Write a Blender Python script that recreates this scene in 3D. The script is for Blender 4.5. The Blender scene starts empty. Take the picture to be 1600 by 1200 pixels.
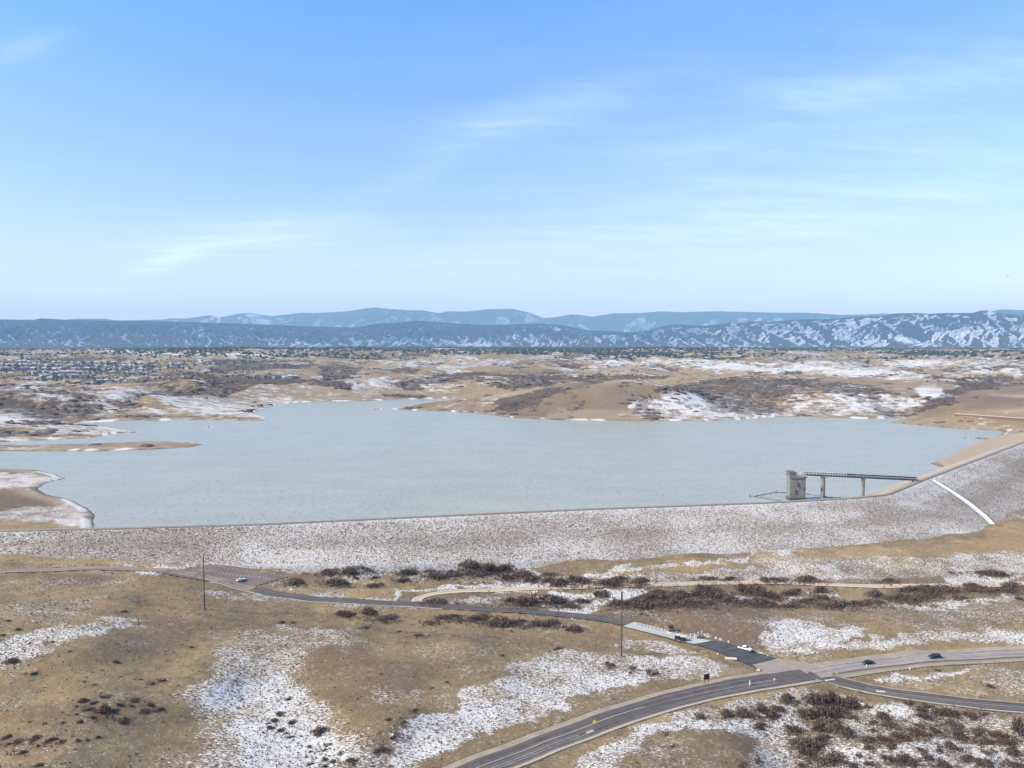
import bpy, math, random
import numpy as np
from mathutils import Vector, Matrix
R = math.radians
rng = np.random.default_rng(7); random.seed(7)
C = bpy.context.scene.collection
SC = bpy.context.scene

# ------------------------------------------------------------------ camera geometry
CAMZ = 130.0; F = 1230.0; PITCH = math.atan(60.0/F)
cp, sp = math.cos(PITCH), math.sin(PITCH)
WATER = 8.0; CREST = 24.0
def ray(u, v):
    a = (u-800.0)/F; b = (600.0-v)/F
    return a, cp + b*sp, -sp + b*cp
def at_z(u, v, z):
    dx, dy, dz = ray(u, v); t = (z-CAMZ)/dz
    return (dx*t, dy*t)
def proj(x, y, z):
    zz = z-CAMZ
    f = y*cp - zz*sp; up = y*sp + zz*cp
    f = np.where(f < 1, 1, f)
    return 800 + F*x/f, 600 - F*up/f

# ------------------------------------------------------------------ numpy noise
_T = rng.random((256, 256))
def vnoise(x, y, s=0):
    x = x + s*37.17; y = y + s*91.7
    xi = np.floor(x).astype(int); yi = np.floor(y).astype(int)
    fx = x-xi; fy = y-yi; fx = fx*fx*(3-2*fx); fy = fy*fy*(3-2*fy)
    a = _T[xi & 255, yi & 255]; b = _T[(xi+1) & 255, yi & 255]
    c = _T[xi & 255, (yi+1) & 255]; d = _T[(xi+1) & 255, (yi+1) & 255]
    return a*(1-fx)*(1-fy)+b*fx*(1-fy)+c*(1-fx)*fy+d*fx*fy
def fbm(x, y, o=4, s=0):
    t = 0; amp = .5; n = 0
    for i in range(o):
        t = t + amp*vnoise(x*2**i, y*2**i, s+i*3); n += amp; amp *= .5
    return t/n
def ss(x, a=0.0, b=1.0):
    t = np.clip((x-a)/(b-a), 0, 1); return t*t*(3-2*t)

def poly_sd(px, py, poly):
    """signed distance, positive inside"""
    P = np.array(poly, float); d = np.full(px.shape, 1e18); ins = np.zeros(px.shape, bool)
    n = len(P)
    for i in range(n):
        x0, y0 = P[i]; x1, y1 = P[(i+1) % n]
        ex, ey = x1-x0, y1-y0; L = ex*ex+ey*ey+1e-12
        t = np.clip(((px-x0)*ex+(py-y0)*ey)/L, 0, 1)
        d = np.minimum(d, (px-x0-t*ex)**2+(py-y0-t*ey)**2)
        c = ((y0 > py) != (y1 > py)) & (px < (ex)*(py-y0)/(ey+1e-12)+x0)
        ins ^= c
    d = np.sqrt(d)
    return np.where(ins, d, -d)

# ------------------------------------------------------------------ terrain height
CREST_PX = [(-140, 835), (0, 829.5), (150, 826.5), (390, 820), (900, 796.5), (1200, 785.5), (1330, 778.5), (1385, 773), (1440, 750), (1600, 690), (1700, 664)]
CR = np.array([at_z(u, v, CREST) for u, v in CREST_PX])
def crest_y(x):
    y = np.interp(x, CR[:, 0], CR[:, 1])
    y = np.where(x < CR[0, 0], CR[0, 1]+(x-CR[0, 0])*.1, y)
    return np.where(x > CR[-1, 0], CR[-1, 1]+(x-CR[-1, 0])*.9, y)

LAKE_PX = [(-160, 822), (150, 829), (146, 812), (150, 806), (138, 795), (112, 781), (74, 773), (58, 764), (72, 755), (103, 748), (88, 742), (55, 734), (0, 733), (-200, 732), (-200, 691),
 (0, 691), (90, 687), (140, 684), (186, 677), (215, 675), (190, 672), (168, 668), (128, 664), (105, 661), (200, 658), (300, 656.5), (410, 657.5), (420, 654), (396, 646), (415, 638), (438, 631),
 (480, 628), (560, 627), (640, 624), (700, 622), (722, 624), (690, 626.5), (655, 631), (607, 640), (640, 641), (700, 643), (760, 647), (800, 653), (860, 656), (1000, 658), (1130, 657), (1165, 655), (1215, 651),
 (1260, 652), (1310, 653), (1355, 654.5), (1420, 653), (1400, 658), (1390, 660), (1440, 665), (1500, 670), (1545, 672), (1572, 674), (1563, 680), (1552, 684), (1530, 691), (1500, 703), (1466, 721), (1452, 724), (1476, 731), (1430, 746), (1385, 763), (1350, 777)]
LAKE = [at_z(u, v, WATER) for u, v in LAKE_PX]
_cx = np.linspace(CR[7, 0]-5, CR[2, 0], 12)
LAKE += [(float(x), float(crest_y(x))+20) for x in _cx]
LAKE[0] = (CR[0, 0]-20, CR[0, 1]+30); LAKE[1] = at_z(150, 827.5, 16)
LAKE = LAKE[1:]
SPIT = [at_z(u, v, WATER) for u, v in [(-220, 694), (0, 694.5), (60, 694.5), (120, 694), (225, 690), (270, 690), (300, 692), (320, 694.5), (295, 699), (230, 703), (140, 705.5), (0, 705), (-220, 706)]]
ISLETS = [(590, 639, 10, 1.2), (327, 667, 8, 1.0), (200, 676, 12, 1.0), (1512, 684.5, 7, .6), (1535, 685, 12, 1.2)]

HP = np.array([ # front control points (u, v, z)
 (0,862,17),(170,866,15),(330,872,12),(560,877,9.5),(740,875,8),(900,868,7),(1060,860,7),(1240,850,7),(1400,843,7.5),(1500,840,8),(1555,812,9),(1600,805,10),(1750,790,12),
 (-150,870,19),(0,893,15),(120,889,14.5),(240,892,13),(330,885,11),(420,890,9),(450,903,7),(340,906,8.5),(300,896,10.5),(250,888,12.5),(395,918,6.5),(430,930,5),(500,937,4),(600,943,3.3),(700,948,2.6),(800,953,2.2),(900,961,1.5),(975,972,1),(1080,1000,.4),
 (1100,1003,.3),(1195,1034,0),(1283,1050,0),(1400,1034,0),(1500,1025,.3),(1600,1019,.6),(1750,1010,1),(1100,1081,0),(1000,1107,0),(900,1143,0),(800,1181,0),(700,1220,0),(1400,1086,-.8),(1500,1098,-1),(1600,1108,-1.2),(1750,1115,-1.5),
 (0,960,16),(150,940,14),(100,1000,16),(-150,1000,19),(280,960,10),(300,1050,9),(420,1100,2.5),(100,1100,12),(0,1180,9),(300,1190,4),(600,1050,7),(610,1120,6),(520,1000,7),(700,1010,6),(760,1050,5),(850,1075,2),(650,1185,0),(880,1000,2),(500,1180,1.5),(970,1040,1),
 (520,960,4),(650,970,2.5),(780,985,2),
 (1100,955,5),(1180,965,5),(1150,1000,2),(1260,960,3.5),(1400,965,4),(1600,950,4.5),(1250,1015,1),(1400,1005,1.5),(1600,995,2),(1450,1060,.5),(1600,1060,.5),(1330,1120,-2.5),(1500,1150,-3.5),(1250,1180,-3.5),(1100,1170,1.5),(1000,1190,1),(1600,1190,-3),
 (1000,890,6.8),(1240,870,7),(1400,860,7.3),(1500,853,7.6),(1600,848,8),(1000,911,2.6),(1240,903,2.8),(1400,905,3),(1600,895,3.5),(900,902,3),(1050,930,1.5),(1200,935,1.5),(1400,930,2.2),(1550,915,2.8),
 (700,892,3.5),(600,895,4.5),(500,893,6),(800,898,2.8),(650,925,2.6),(800,918,2),(800,938,1),(900,945,.7),(560,915,4)], float)
_hx, _hy = np.array([at_z(u, v, z) for u, v, z in HP]).T
def h_front(x, y):
    num = np.zeros(x.shape); den = np.zeros(x.shape)
    for px, py, pz in zip(_hx, _hy, HP[:, 2]):
        w = 1.0/((x-px)**2+(y-py)**2+64.0)**1.6
        num += w*pz; den += w
    return num/den
BUMPS = [ # u, r, extra height, radius across, radius along
 (905, 1470, 27, 190, 150), (1010, 1500, 12, 120, 130), (700, 1560, 10, 160, 120), (1600, 1330, 30, 230, 190), (1740, 1150, 34, 200, 250), (1330, 1650, 16, 170, 160), (1170, 1900, 14, 200, 140),
 (620, 2250, 14, 260, 180), (470, 1900, 10, 200, 120), (200, 1640, 12, 220, 120), (30, 1700, 10, 200, 150), (330, 2050, 14, 200, 150), (1480, 2100, 14, 220, 160), (820, 2100, 10, 220, 150),
 (500, 5200, 22, 900, 500), (1080, 5600, 14, 700, 450), (330, 5600, 16, 800, 400), (780, 4300, 8, 700, 300), (1430, 5400, 12, 900, 450)]
_B = [(r*math.sin(math.atan((u-800)/F)), r*math.cos(math.atan((u-800)/F)), h, a, b, math.atan((u-800)/F)) for u, r, h, a, b in BUMPS]
def gully(x, y):
    wx = x+90*(fbm(x/260, y/260, 3, 61)-.5); wy = y+90*(fbm(x/260, y/260, 3, 62)-.5)
    g = np.abs(2*vnoise(wx/330, wy/300, 63)-1); g2 = np.abs(2*vnoise(wx/140, wy/120, 64)-1)
    return np.exp(-(g/.15)**2), np.exp(-(g2/.17)**2)
def lake_sd(x, y):
    s = poly_sd(x, y, LAKE)
    m = poly_sd(x, y, SPIT)
    s = np.minimum(s, -m)
    for u, v, ru, rv in ISLETS:
        cx, cy = at_z(u, v, WATER); k = cy/F; ry = rv*cy*cy/(122*F)
        q = np.sqrt(((x-cx)/(ru*k))**2+((y-cy)/ry)**2)
        s = np.minimum(s, (q-1)*ry)
    return s          # >0 in water
def height(x, y, full=False):
    x = np.asarray(x, float); y = np.asarray(y, float)
    r = np.hypot(x, y)
    hf = h_front(x, y)
    nearamp = ss(r, 120, 200)
    hf = hf + .9*(fbm(x/22, y/22, 3, 5)-.5)*nearamp
    side = y - crest_y(x)
    t = ss(side, -5, 25)
    sd = lake_sd(x, y)
    hl = np.interp(r, [0, 1150, 1284, 1700, 2200, 3000, 4500, 7000, 9500, 30000], [17, 20, 24, 29, 34, 46, 66, 91, 97, 97])
    amp = np.interp(r, [0, 1100, 1500, 2200, 4000, 7000, 9500], [2, 5, 13, 17, 24, 20, 6])
    hl = hl + amp*((fbm(x/420, y/330, 4, 2)-.5)*2.2) + .5*amp*(fbm(x/110, y/80, 3, 9)-.5)*2
    ga, gb = gully(x, y); hl = hl - amp*(.62*ga+.30*gb) + amp*.3
    for bx, by, h, ra, rb, az in _B:
        ca, sa = math.cos(az), math.sin(az)
        lx = (x-bx)*ca-(y-by)*sa; ly = (x-bx)*sa+(y-by)*ca
        hl = hl + h*np.exp(-((lx/ra)**2+(ly/rb)**2))
    out = -sd
    warp = 1.0
    hb = np.where(out > 0, WATER + 1.3*ss(out, 0, 7) + (hl-WATER-1.3)*ss(out, -10, 230)*.98, WATER - np.minimum(-out*.12, 9) - .1)
    spitf = poly_sd(x, y, SPIT)
    hb = np.where(spitf > 0, WATER+1.2*ss(spitf, 0, 6)+1.2*ss(spitf, 4, 25), hb)
    h = hf*(1-t)+hb*t
    if full: return h, sd, side
    return h
def on_ground(u, v):
    """world point of the terrain seen at photo pixel (u, v)"""
    dx, dy, dz = ray(u, v)
    t = np.geomspace(120, 9000, 1500)
    z = CAMZ+dz*t; g = height(dx*t, dy*t)
    k = np.nonzero(z < g)[0]
    if len(k) == 0: k = [1499]
    k = max(int(k[0]), 1)
    f = (z[k-1]-g[k-1])/((z[k-1]-g[k-1])-(z[k]-g[k])+1e-9)
    tt = t[k-1]+(t[k]-t[k-1])*min(max(f, 0), 1)
    return Vector((dx*tt, dy*tt, CAMZ+dz*tt))
_ox = np.linspace(-260, 1860, 107); _ov = np.linspace(840, 1320, 97)
_cache = None
def og_many(pts):
    return [on_ground(u, v) for u, v in pts]
def H1(x, y): return float(height(np.array([x]), np.array([y]))[0])

# ------------------------------------------------------------------ node helpers
def new_mat(name):
    m = bpy.data.materials.new(name); m.use_nodes = True
    nt = m.node_tree; nt.nodes.clear()
    o = nt.nodes.new('ShaderNodeOutputMaterial'); b = nt.nodes.new('ShaderNodeBsdfPrincipled')
    nt.links.new(b.outputs[0], o.inputs[0])
    return m, nt, b
class G:
    def __init__(s, nt): s.nt = nt
    def n(s, t, **k):
        q = s.nt.nodes.new(t)
        for a, b in k.items(): setattr(q, a, b)
        return q
    def l(s, a, b): s.nt.links.new(a, b)
    def val(s, inp, v):
        if isinstance(v, bpy.types.NodeSocket): s.l(v, inp)
        else: inp.default_value = v
    def math(s, op, a, b=0.0, clamp=False):
        q = s.n('ShaderNodeMath', operation=op, use_clamp=clamp); s.val(q.inputs[0], a); s.val(q.inputs[1], b); return q.outputs[0]
    def rng(s, v, a, b, c=0.0, d=1.0, smooth=False):
        q = s.n('ShaderNodeMapRange', interpolation_type='SMOOTHSTEP' if smooth else 'LINEAR'); s.val(q.inputs[0], v); s.val(q.inputs[1], a); s.val(q.inputs[2], b); s.val(q.inputs[3], c); s.val(q.inputs[4], d); return q.outputs[0]
    def mix(s, f, a, b, mode='MIX'):
        q = s.n('ShaderNodeMix', data_type='RGBA', blend_type=mode); s.val(q.inputs[0], f)
        s.val(q.inputs[6], a if isinstance(a, bpy.types.NodeSocket) else (*a, 1)); s.val(q.inputs[7], b if isinstance(b, bpy.types.NodeSocket) else (*b, 1)); return q.outputs[2]
    def pos(s): return s.n('ShaderNodeNewGeometry').outputs['Position']
    def noise(s, vec, scale, detail=3, rough=.55, sc3=None, rotz=0, dist=0.0):
        if sc3 is not None or rotz:
            mp = s.n('ShaderNodeMapping'); s.l(vec, mp.inputs[0]); mp.inputs['Scale'].default_value = sc3 or (1, 1, 1); mp.inputs['Rotation'].default_value = (0, 0, rotz); vec = mp.outputs[0]
        q = s.n('ShaderNodeTexNoise'); s.l(vec, q.inputs['Vector']); q.inputs['Scale'].default_value = scale; q.inputs['Detail'].default_value = detail; q.inputs['Roughness'].default_value = rough; q.inputs['Distortion'].default_value = dist
        return q.outputs[0]
def plain(name, col, rough=.7, metal=0.0, var=.15, scale=2.0, bump=0.0):
    m, nt, b = new_mat(name); g = G(nt); p = g.n('ShaderNodeTexCoord').outputs['Object']
    f = g.noise(p, scale, 4)
    c = g.mix(g.rng(f, .3, .7), tuple(x*(1-var) for x in col), tuple(min(1, x*(1+var)) for x in col))
    g.l(c, b.inputs['Base Color']); b.inputs['Roughness'].default_value = rough; b.inputs['Metallic'].default_value = metal
    if bump:
        bn = g.n('ShaderNodeBump'); bn.inputs['Strength'].default_value = bump; g.l(f, bn.inputs['Height']); g.l(bn.outputs[0], b.inputs['Normal'])
    return m

TAN = (.285, .210, .103); OLIVE = (.135, .098, .052)
# ---- ground
def ground_material():
    m, nt, b = new_mat('ground'); g = G(nt); p = g.pos()
    A = g.n('ShaderNodeAttribute', attribute_name='paint_a'); B = g.n('ShaderNodeAttribute', attribute_name='paint_b')
    sa = g.n('ShaderNodeSeparateColor'); g.l(A.outputs['Color'], sa.inputs[0]); sb = g.n('ShaderNodeSeparateColor'); g.l(B.outputs['Color'], sb.inputs[0])
    snow, gold, brown, scrub = sa.outputs[0], sa.outputs[1], sa.outputs[2], A.outputs['Alpha']
    pale, far, wet = sb.outputs[0], sb.outputs[1], sb.outputs[2]
    n_big = g.noise(p, .018, 4); n_mid = g.noise(p, .11, 5, .6); n_fine = g.noise(p, .75, 4, .65); n_sp = g.noise(p, 1.35, 4, .65, rotz=.5, sc3=(.62, 1.15, 1))
    c = g.mix(g.rng(n_mid, .35, .65), OLIVE, TAN)
    c = g.mix(g.rng(n_big, .42, .62, 0, .7), c, (.175, .115, .07))
    c = g.mix(g.math('MULTIPLY', gold, g.rng(n_mid, .2, .6, .45, .95)), c, (.37, .255, .115))
    c = g.mix(g.math('MULTIPLY', brown, g.rng(n_mid, .3, .6, .5, .9)), c, (.13, .085, .058))
    c = g.mix(g.math('MULTIPLY', pale, .85), c, (.46, .37, .27))
    # fine grass mottling
    c = g.mix(g.rng(n_fine, .3, .7, .0, .42), c, g.mix(.75, c, (.09, .065, .045)))
    c = g.mix(g.rng(g.noise(p, .33, 4, .7), .55, .7, .0, .35), c, (.5, .42, .3))
    # scrub stains (leaf litter under thickets near, thickets themselves far off)
    ns = g.noise(p, .05, 6, .7, rotz=.3, sc3=(1, .8, 1)); 
    sm = g.rng(g.math('ADD', ns, g.math('MULTIPLY', g.math('SUBTRACT', scrub, .5), .62)), .485, .53)
    c = g.mix(g.math('MULTIPLY', sm, .88), c, (.085, .062, .05))
    # snow : fine between grass near, drifted patches far
    f1 = g.math('ADD', g.math('MULTIPLY', n_sp, .8), g.math('MULTIPLY', g.noise(p, .07, 4, .6), .2))
    f2 = g.math('ADD', g.math('MULTIPLY', g.noise(p, .034, 7, .76, rotz=-.25, sc3=(1, 1.5, 1)), .7), g.math('MULTIPLY', g.noise(p, .12, 3, .7), .3))
    fa = g.n('ShaderNodeMix'); g.l(far, fa.inputs[0]); g.l(f1, fa.inputs[2]); g.l(f2, fa.inputs[3])
    th = g.math('ADD', fa.outputs[0], g.math('MULTIPLY', g.math('SUBTRACT', snow, .515), .42))
    s = g.rng(th, .455, .575)
    s = g.math('MULTIPLY', s, g.rng(sm, 0, 1, 1, .35))
    c = g.mix(g.math('MULTIPLY', s, g.rng(n_fine, .3, .55, .72, 1)), c, (.655, .64, .60))
    c = g.mix(wet, c, (.10, .085, .07))
    g.l(c, b.inputs['Base Color']); b.inputs['Roughness'].default_value = .9; b.inputs['Specular IOR Level'].default_value = .15
    bn = g.n('ShaderNodeBump'); bn.inputs['Strength'].default_value = .55; bn.inputs['Distance'].default_value = .7
    g.l(g.math('ADD', g.math('MULTIPLY', n_fine, .8), g.math('MULTIPLY', n_mid, 1.2)), bn.inputs['Height']); g.l(bn.outputs[0], b.inputs['Normal'])
    return m
def riprap_material():
    m, nt, b = new_mat('snowy_grassed_embankment'); g = G(nt); p = g.pos()
    n1 = g.noise(p, .95, 4, .7); n2 = g.noise(p, .045, 4, .6); n3 = g.noise(p, .3, 4, .6)
    c = g.mix(g.rng(n3, .35, .65), (.275, .232, .18), (.36, .31, .245))
    c = g.mix(g.rng(n2, .5, .66, 0, .6), c, (.225, .165, .13))
    c = g.mix(g.rng(n1, .35, .6, .5, 0), c, (.13, .105, .085))
    A = g.n('ShaderNodeAttribute', attribute_name='paint_a'); sa = g.n('ShaderNodeSeparateColor'); g.l(A.outputs['Color'], sa.inputs[0])
    th = g.math('ADD', g.math('ADD', g.math('MULTIPLY', n1, .8), g.math('MULTIPLY', n2, .2)), g.math('MULTIPLY', g.math('SUBTRACT', sa.outputs[0], .5), .46))
    c = g.mix(g.rng(th, .455, .575, 0, .9), c, (.60, .575, .52))
    g.l(c, b.inputs['Base Color']); b.inputs['Roughness'].default_value = .9; b.inputs['Specular IOR Level'].default_value = .15
    bn = g.n('ShaderNodeBump'); bn.inputs['Strength'].default_value = .6; bn.inputs['Distance'].default_value = .6; g.l(n1, bn.inputs['Height']); g.l(bn.outputs[0], b.inputs['Normal'])
    return m
def water_material():
    m, nt, b = new_mat('lake_water'); g = G(nt); p = g.pos()
    n = g.noise(p, .42, 4, .7, rotz=.2, sc3=(.7, .9, 1)); n2 = g.noise(p, .012, 4, .6, sc3=(1, 2.2, 1))
    c = g.mix(g.rng(n2, .35, .65), (.335, .345, .275), (.375, .385, .305))
    c = g.mix(g.rng(n, .53, .66, 0, .65), c, (.13, .15, .14))
    g.l(c, b.inputs['Base Color']); b.inputs['Roughness'].default_value = .3; b.inputs['IOR'].default_value = 1.33; b.inputs['Specular IOR Level'].default_value = .3
    bn = g.n('ShaderNodeBump'); bn.inputs['Strength'].default_value = .75; bn.inputs['Distance'].default_value = .5; g.l(n, bn.inputs['Height']); g.l(bn.outputs[0], b.inputs['Normal'])
    return m
def asphalt_material(name, a, bcol, stripe=True):
    m, nt, b = new_mat(name); g = G(nt); p = g.pos()
    uv = g.n('ShaderNodeUVMap', uv_map='UVMap').outputs[0]
    sx = g.n('ShaderNodeSeparateXYZ'); g.l(uv, sx.inputs[0])
    n = g.noise(p, .25, 5, .65); n2 = g.noise(p, 2.2, 3)
    c = g.mix(g.rng(n, .35, .65), a, bcol)
    if stripe: # tyre-worn lanes : UV x runs across the road in metres
        w = g.noise(g.n('ShaderNodeCombineXYZ').outputs[0], 1.0)
        cx = g.n('ShaderNodeCombineXYZ'); g.l(sx.outputs[0], cx.inputs[0]); g.l(g.math('MULTIPLY', sx.outputs[1], .015), cx.inputs[1])
        wn = g.noise(cx.outputs[0], .75, 2)
        c = g.mix(g.rng(wn, .42, .62, 0, .55), c, tuple(min(1, v*1.9) for v in bcol))
    c = g.mix(g.rng(n2, .4, .7, 0, .3), c, a)
    g.l(c, b.inputs['Base Color']); b.inputs['Roughness'].default_value = .85
    return m
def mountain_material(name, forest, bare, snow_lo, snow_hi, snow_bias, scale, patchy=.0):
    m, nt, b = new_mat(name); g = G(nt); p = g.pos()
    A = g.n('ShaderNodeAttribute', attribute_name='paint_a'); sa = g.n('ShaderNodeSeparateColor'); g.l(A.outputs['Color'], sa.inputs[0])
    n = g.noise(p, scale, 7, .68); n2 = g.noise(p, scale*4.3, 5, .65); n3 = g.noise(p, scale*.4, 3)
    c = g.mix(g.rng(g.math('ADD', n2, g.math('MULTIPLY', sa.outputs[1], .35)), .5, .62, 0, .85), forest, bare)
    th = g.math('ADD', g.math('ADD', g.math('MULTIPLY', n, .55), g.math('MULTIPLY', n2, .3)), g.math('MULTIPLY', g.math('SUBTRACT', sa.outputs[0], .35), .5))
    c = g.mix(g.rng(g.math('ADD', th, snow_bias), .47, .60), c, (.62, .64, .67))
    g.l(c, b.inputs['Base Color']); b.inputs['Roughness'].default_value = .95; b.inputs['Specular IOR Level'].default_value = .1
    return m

# ------------------------------------------------------------------ mesh helpers
def tag(o, label=None, cat=None, group=None, kind=None):
    if label: o['label'] = label
    if cat: o['category'] = cat
    if group: o['group'] = group
    if kind: o['kind'] = kind
    return o
def np_mesh(name, V, Fq, mats, parent=None, smooth=False, attrs=None, uv=None, matidx=None):
    V = np.asarray(V, np.float32); Fq = np.asarray(Fq, np.int32)
    me = bpy.data.meshes.new(name); k = Fq.shape[1]
    me.vertices.add(len(V)); me.vertices.foreach_set('co', V.ravel())
    me.loops.add(Fq.size); me.loops.foreach_set('vertex_index', Fq.ravel())
    me.polygons.add(len(Fq)); me.polygons.foreach_set('loop_start', np.arange(0, Fq.size, k, dtype=np.int32)); me.polygons.foreach_set('loop_total', np.full(len(Fq), k, np.int32))
    if smooth: me.polygons.foreach_set('use_smooth', np.ones(len(Fq), bool))
    for mt in (mats if isinstance(mats, (list, tuple)) else [mats]): me.materials.append(mt)
    if matidx is not None: me.polygons.foreach_set('material_index', np.asarray(matidx, np.int32))
    me.update(calc_edges=True)
    if uv is not None:
        l = me.uv_layers.new(name='UVMap'); l.data.foreach_set('uv', np.asarray(uv, np.float32)[Fq.ravel()].ravel())
    for nm, arr in (attrs or {}).items():
        a = me.attributes.new(nm, 'FLOAT_COLOR', 'POINT'); a.data.foreach_set('color', np.asarray(arr, np.float32).ravel())
    o = bpy.data.objects.new(name, me); C.objects.link(o)
    if parent: o.parent = parent
    return o
def grid_faces(nr, nc):
    i = np.arange(nr-1)[:, None]*nc+np.arange(nc-1)[None, :]
    return np.stack([i, i+1, i+nc+1, i+nc], -1).reshape(-1, 4)
def empty(name, loc, rz=0):
    o = bpy.data.objects.new(name, None); C.objects.link(o); o.location = loc; o.rotation_euler = (0, 0, rz); o.empty_display_size = .5; return o
class MB:
    def __init__(s): s.v = []; s.f = []; s.mi = []
    def add(s, vs, fs, mi=0):
        b = len(s.v); s.v += [tuple(v) for v in vs]; s.f += [tuple(b+i for i in f) for f in fs]; s.mi += [mi]*len(fs); return s
    def box(s, x0, x1, y0, y1, z0, z1, mi=0, taper=0.0):
        t = taper
        return s.add([(x0, y0, z0), (x1, y0, z0), (x1, y1, z0), (x0, y1, z0), (x0+t, y0+t, z1), (x1-t, y0+t, z1), (x1-t, y1-t, z1), (x0+t, y1-t, z1)],
              [(0, 3, 2, 1), (4, 5, 6, 7), (0, 1, 5, 4), (1, 2, 6, 5), (2, 3, 7, 6), (3, 0, 4, 7)], mi)
    def tube(s, p, q, r, r2=None, n=8, mi=0, caps=True):
        p = Vector(p); q = Vector(q); r2 = r if r2 is None else r2
        d = (q-p).normalized(); a = d.orthogonal().normalized(); b = d.cross(a)
        vs = []
        for c, rr in ((p, r), (q, r2)):
            for i in range(n):
                t = 2*math.pi*i/n; vs.append(c+a*math.cos(t)*rr+b*math.sin(t)*rr)
        fs = [(i, (i+1) % n, n+(i+1) % n, n+i) for i in range(n)]
        if caps: fs += [tuple(reversed(range(n))), tuple(range(n, 2*n))]
        return s.add(vs, fs, mi)
    def prism(s, prof, y0, y1, mi=0, inset=None):
        """profile [(x,z)] extruded along y; inset(x,z)-> side inset"""
        n = len(prof); f = inset or (lambda x, z: 0)
        vs = [(x, y0+f(x, z), z) for x, z in prof]+[(x, y1-f(x, z), z) for x, z in prof]
        fs = [(i, (i+1) % n, n+(i+1) % n, n+i) for i in range(n)]+[tuple(reversed(range(n))), tuple(range(n, 2*n))]
        return s.add(vs, fs, mi)
    def build(s, name, mats, parent=None, smooth=False, bevel=0):
        me = bpy.data.meshes.new(name); me.from_pydata(s.v, [], s.f)
        for m in (mats if isinstance(mats, (list, tuple)) else [mats]): me.materials.append(m)
        me.polygons.foreach_set('material_index', s.mi)
        if smooth: me.polygons.foreach_set('use_smooth', [True]*len(s.f))
        me.update(); o = bpy.data.objects.new(name, me); C.objects.link(o)
        if parent: o.parent = parent
        if bevel:
            bv = o.modifiers.new('bevel', 'BEVEL'); bv.width = bevel; bv.segments = 2; bv.limit_method = 'ANGLE'
        return o
def copy_tree(o, parent=None):
    c = o.copy(); C.objects.link(c)
    if parent: c.parent = parent
    for ch in list(o.children): copy_tree(ch, c)
    return c

# ------------------------------------------------------------------ roads, laid on the ground
ROADS = []      # world polygons (with margin) under which the ground sheet is lowered
def resample(P, step):
    P = np.array(P, float); d = np.r_[0, np.cumsum(np.hypot(*np.diff(P, axis=0).T))]
    n = max(2, int(d[-1]/step)+1); t = np.linspace(0, d[-1], n)
    return np.stack([np.interp(t, d, P[:, i]) for i in range(2)], 1), t
def smooth_line(P, it=3):
    for _ in range(it):
        Q = P.copy(); Q[1:-1] = .25*P[:-2]+.5*P[1:-1]+.25*P[2:]; P = Q
    return P
def center_line(px, step=3.0, it=12):
    P, t = resample([on_ground(u, v)[:2] for u, v in px], step)
    P = smooth_line(P, it); T = np.gradient(P, axis=0); T /= np.hypot(*T.T)[:, None]
    return P, np.stack([-T[:, 1], T[:, 0]], 1), np.r_[0, np.cumsum(np.hypot(*np.diff(P, axis=0).T))]
def strip(name, cl, o0, o1, mat, dz, parent=None, s0=0, s1=1e9, thick=0.0, carve=False, rows=None, dash=None, taper=None):
    """ribbon between offsets o0..o1 (left +) of the centre line"""
    P, N, S = cl
    sel = (S >= s0) & (S <= s1); P = P[sel]; N = N[sel]; S = S[sel]
    k = rows or max(2, int(abs(o1-o0)/2.5)+2)
    offs = np.linspace(0, 1, k)
    a = np.full(len(P), float(o0)) if np.isscalar(o0) else np.interp(S, *o0); b_ = np.full(len(P), float(o1)) if np.isscalar(o1) else np.interp(S, *o1)
    O = a[:, None]+(b_-a)[:, None]*offs[None]
    X = P[:, 0:1]+N[:, 0:1]*O; Y = P[:, 1:2]+N[:, 1:2]*O
    Z = height(X.ravel(), Y.ravel()).reshape(X.shape)+dz
    V = np.stack([X, Y, Z], -1).reshape(-1, 3); Fc = grid_faces(len(P), k)
    if dash:
        on = ((S[:-1] % dash[1]) < dash[0]); Fc = Fc.reshape(len(P)-1, k-1, 4)[on].reshape(-1, 4)
    if o1 > o0 if np.isscalar(o0) and np.isscalar(o1) else True: Fc = Fc[:, ::-1]
    uv = np.stack([O.ravel(), np.repeat(S, k)], -1)
    if thick:
        V2 = V.copy(); V2[:, 2] -= thick; n = len(V); 
        L = np.arange(len(P)-1)*k; Rr = L+k-1
        side = np.concatenate([np.stack([L, L+k, L+k+n, L+n], -1), np.stack([Rr, Rr+n, Rr+k+n, Rr+k], -1)])
        V = np.r_[V, V2]; Fc = np.r_[Fc, side]; uv = np.r_[uv, uv]
    if carve: ROADS.append(list(zip(X[:, 0], Y[:, 0]))+list(zip(X[::-1, -1], Y[::-1, -1])))
    return np_mesh(name, V, Fc, mat, parent, smooth=True, uv=uv)
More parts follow.
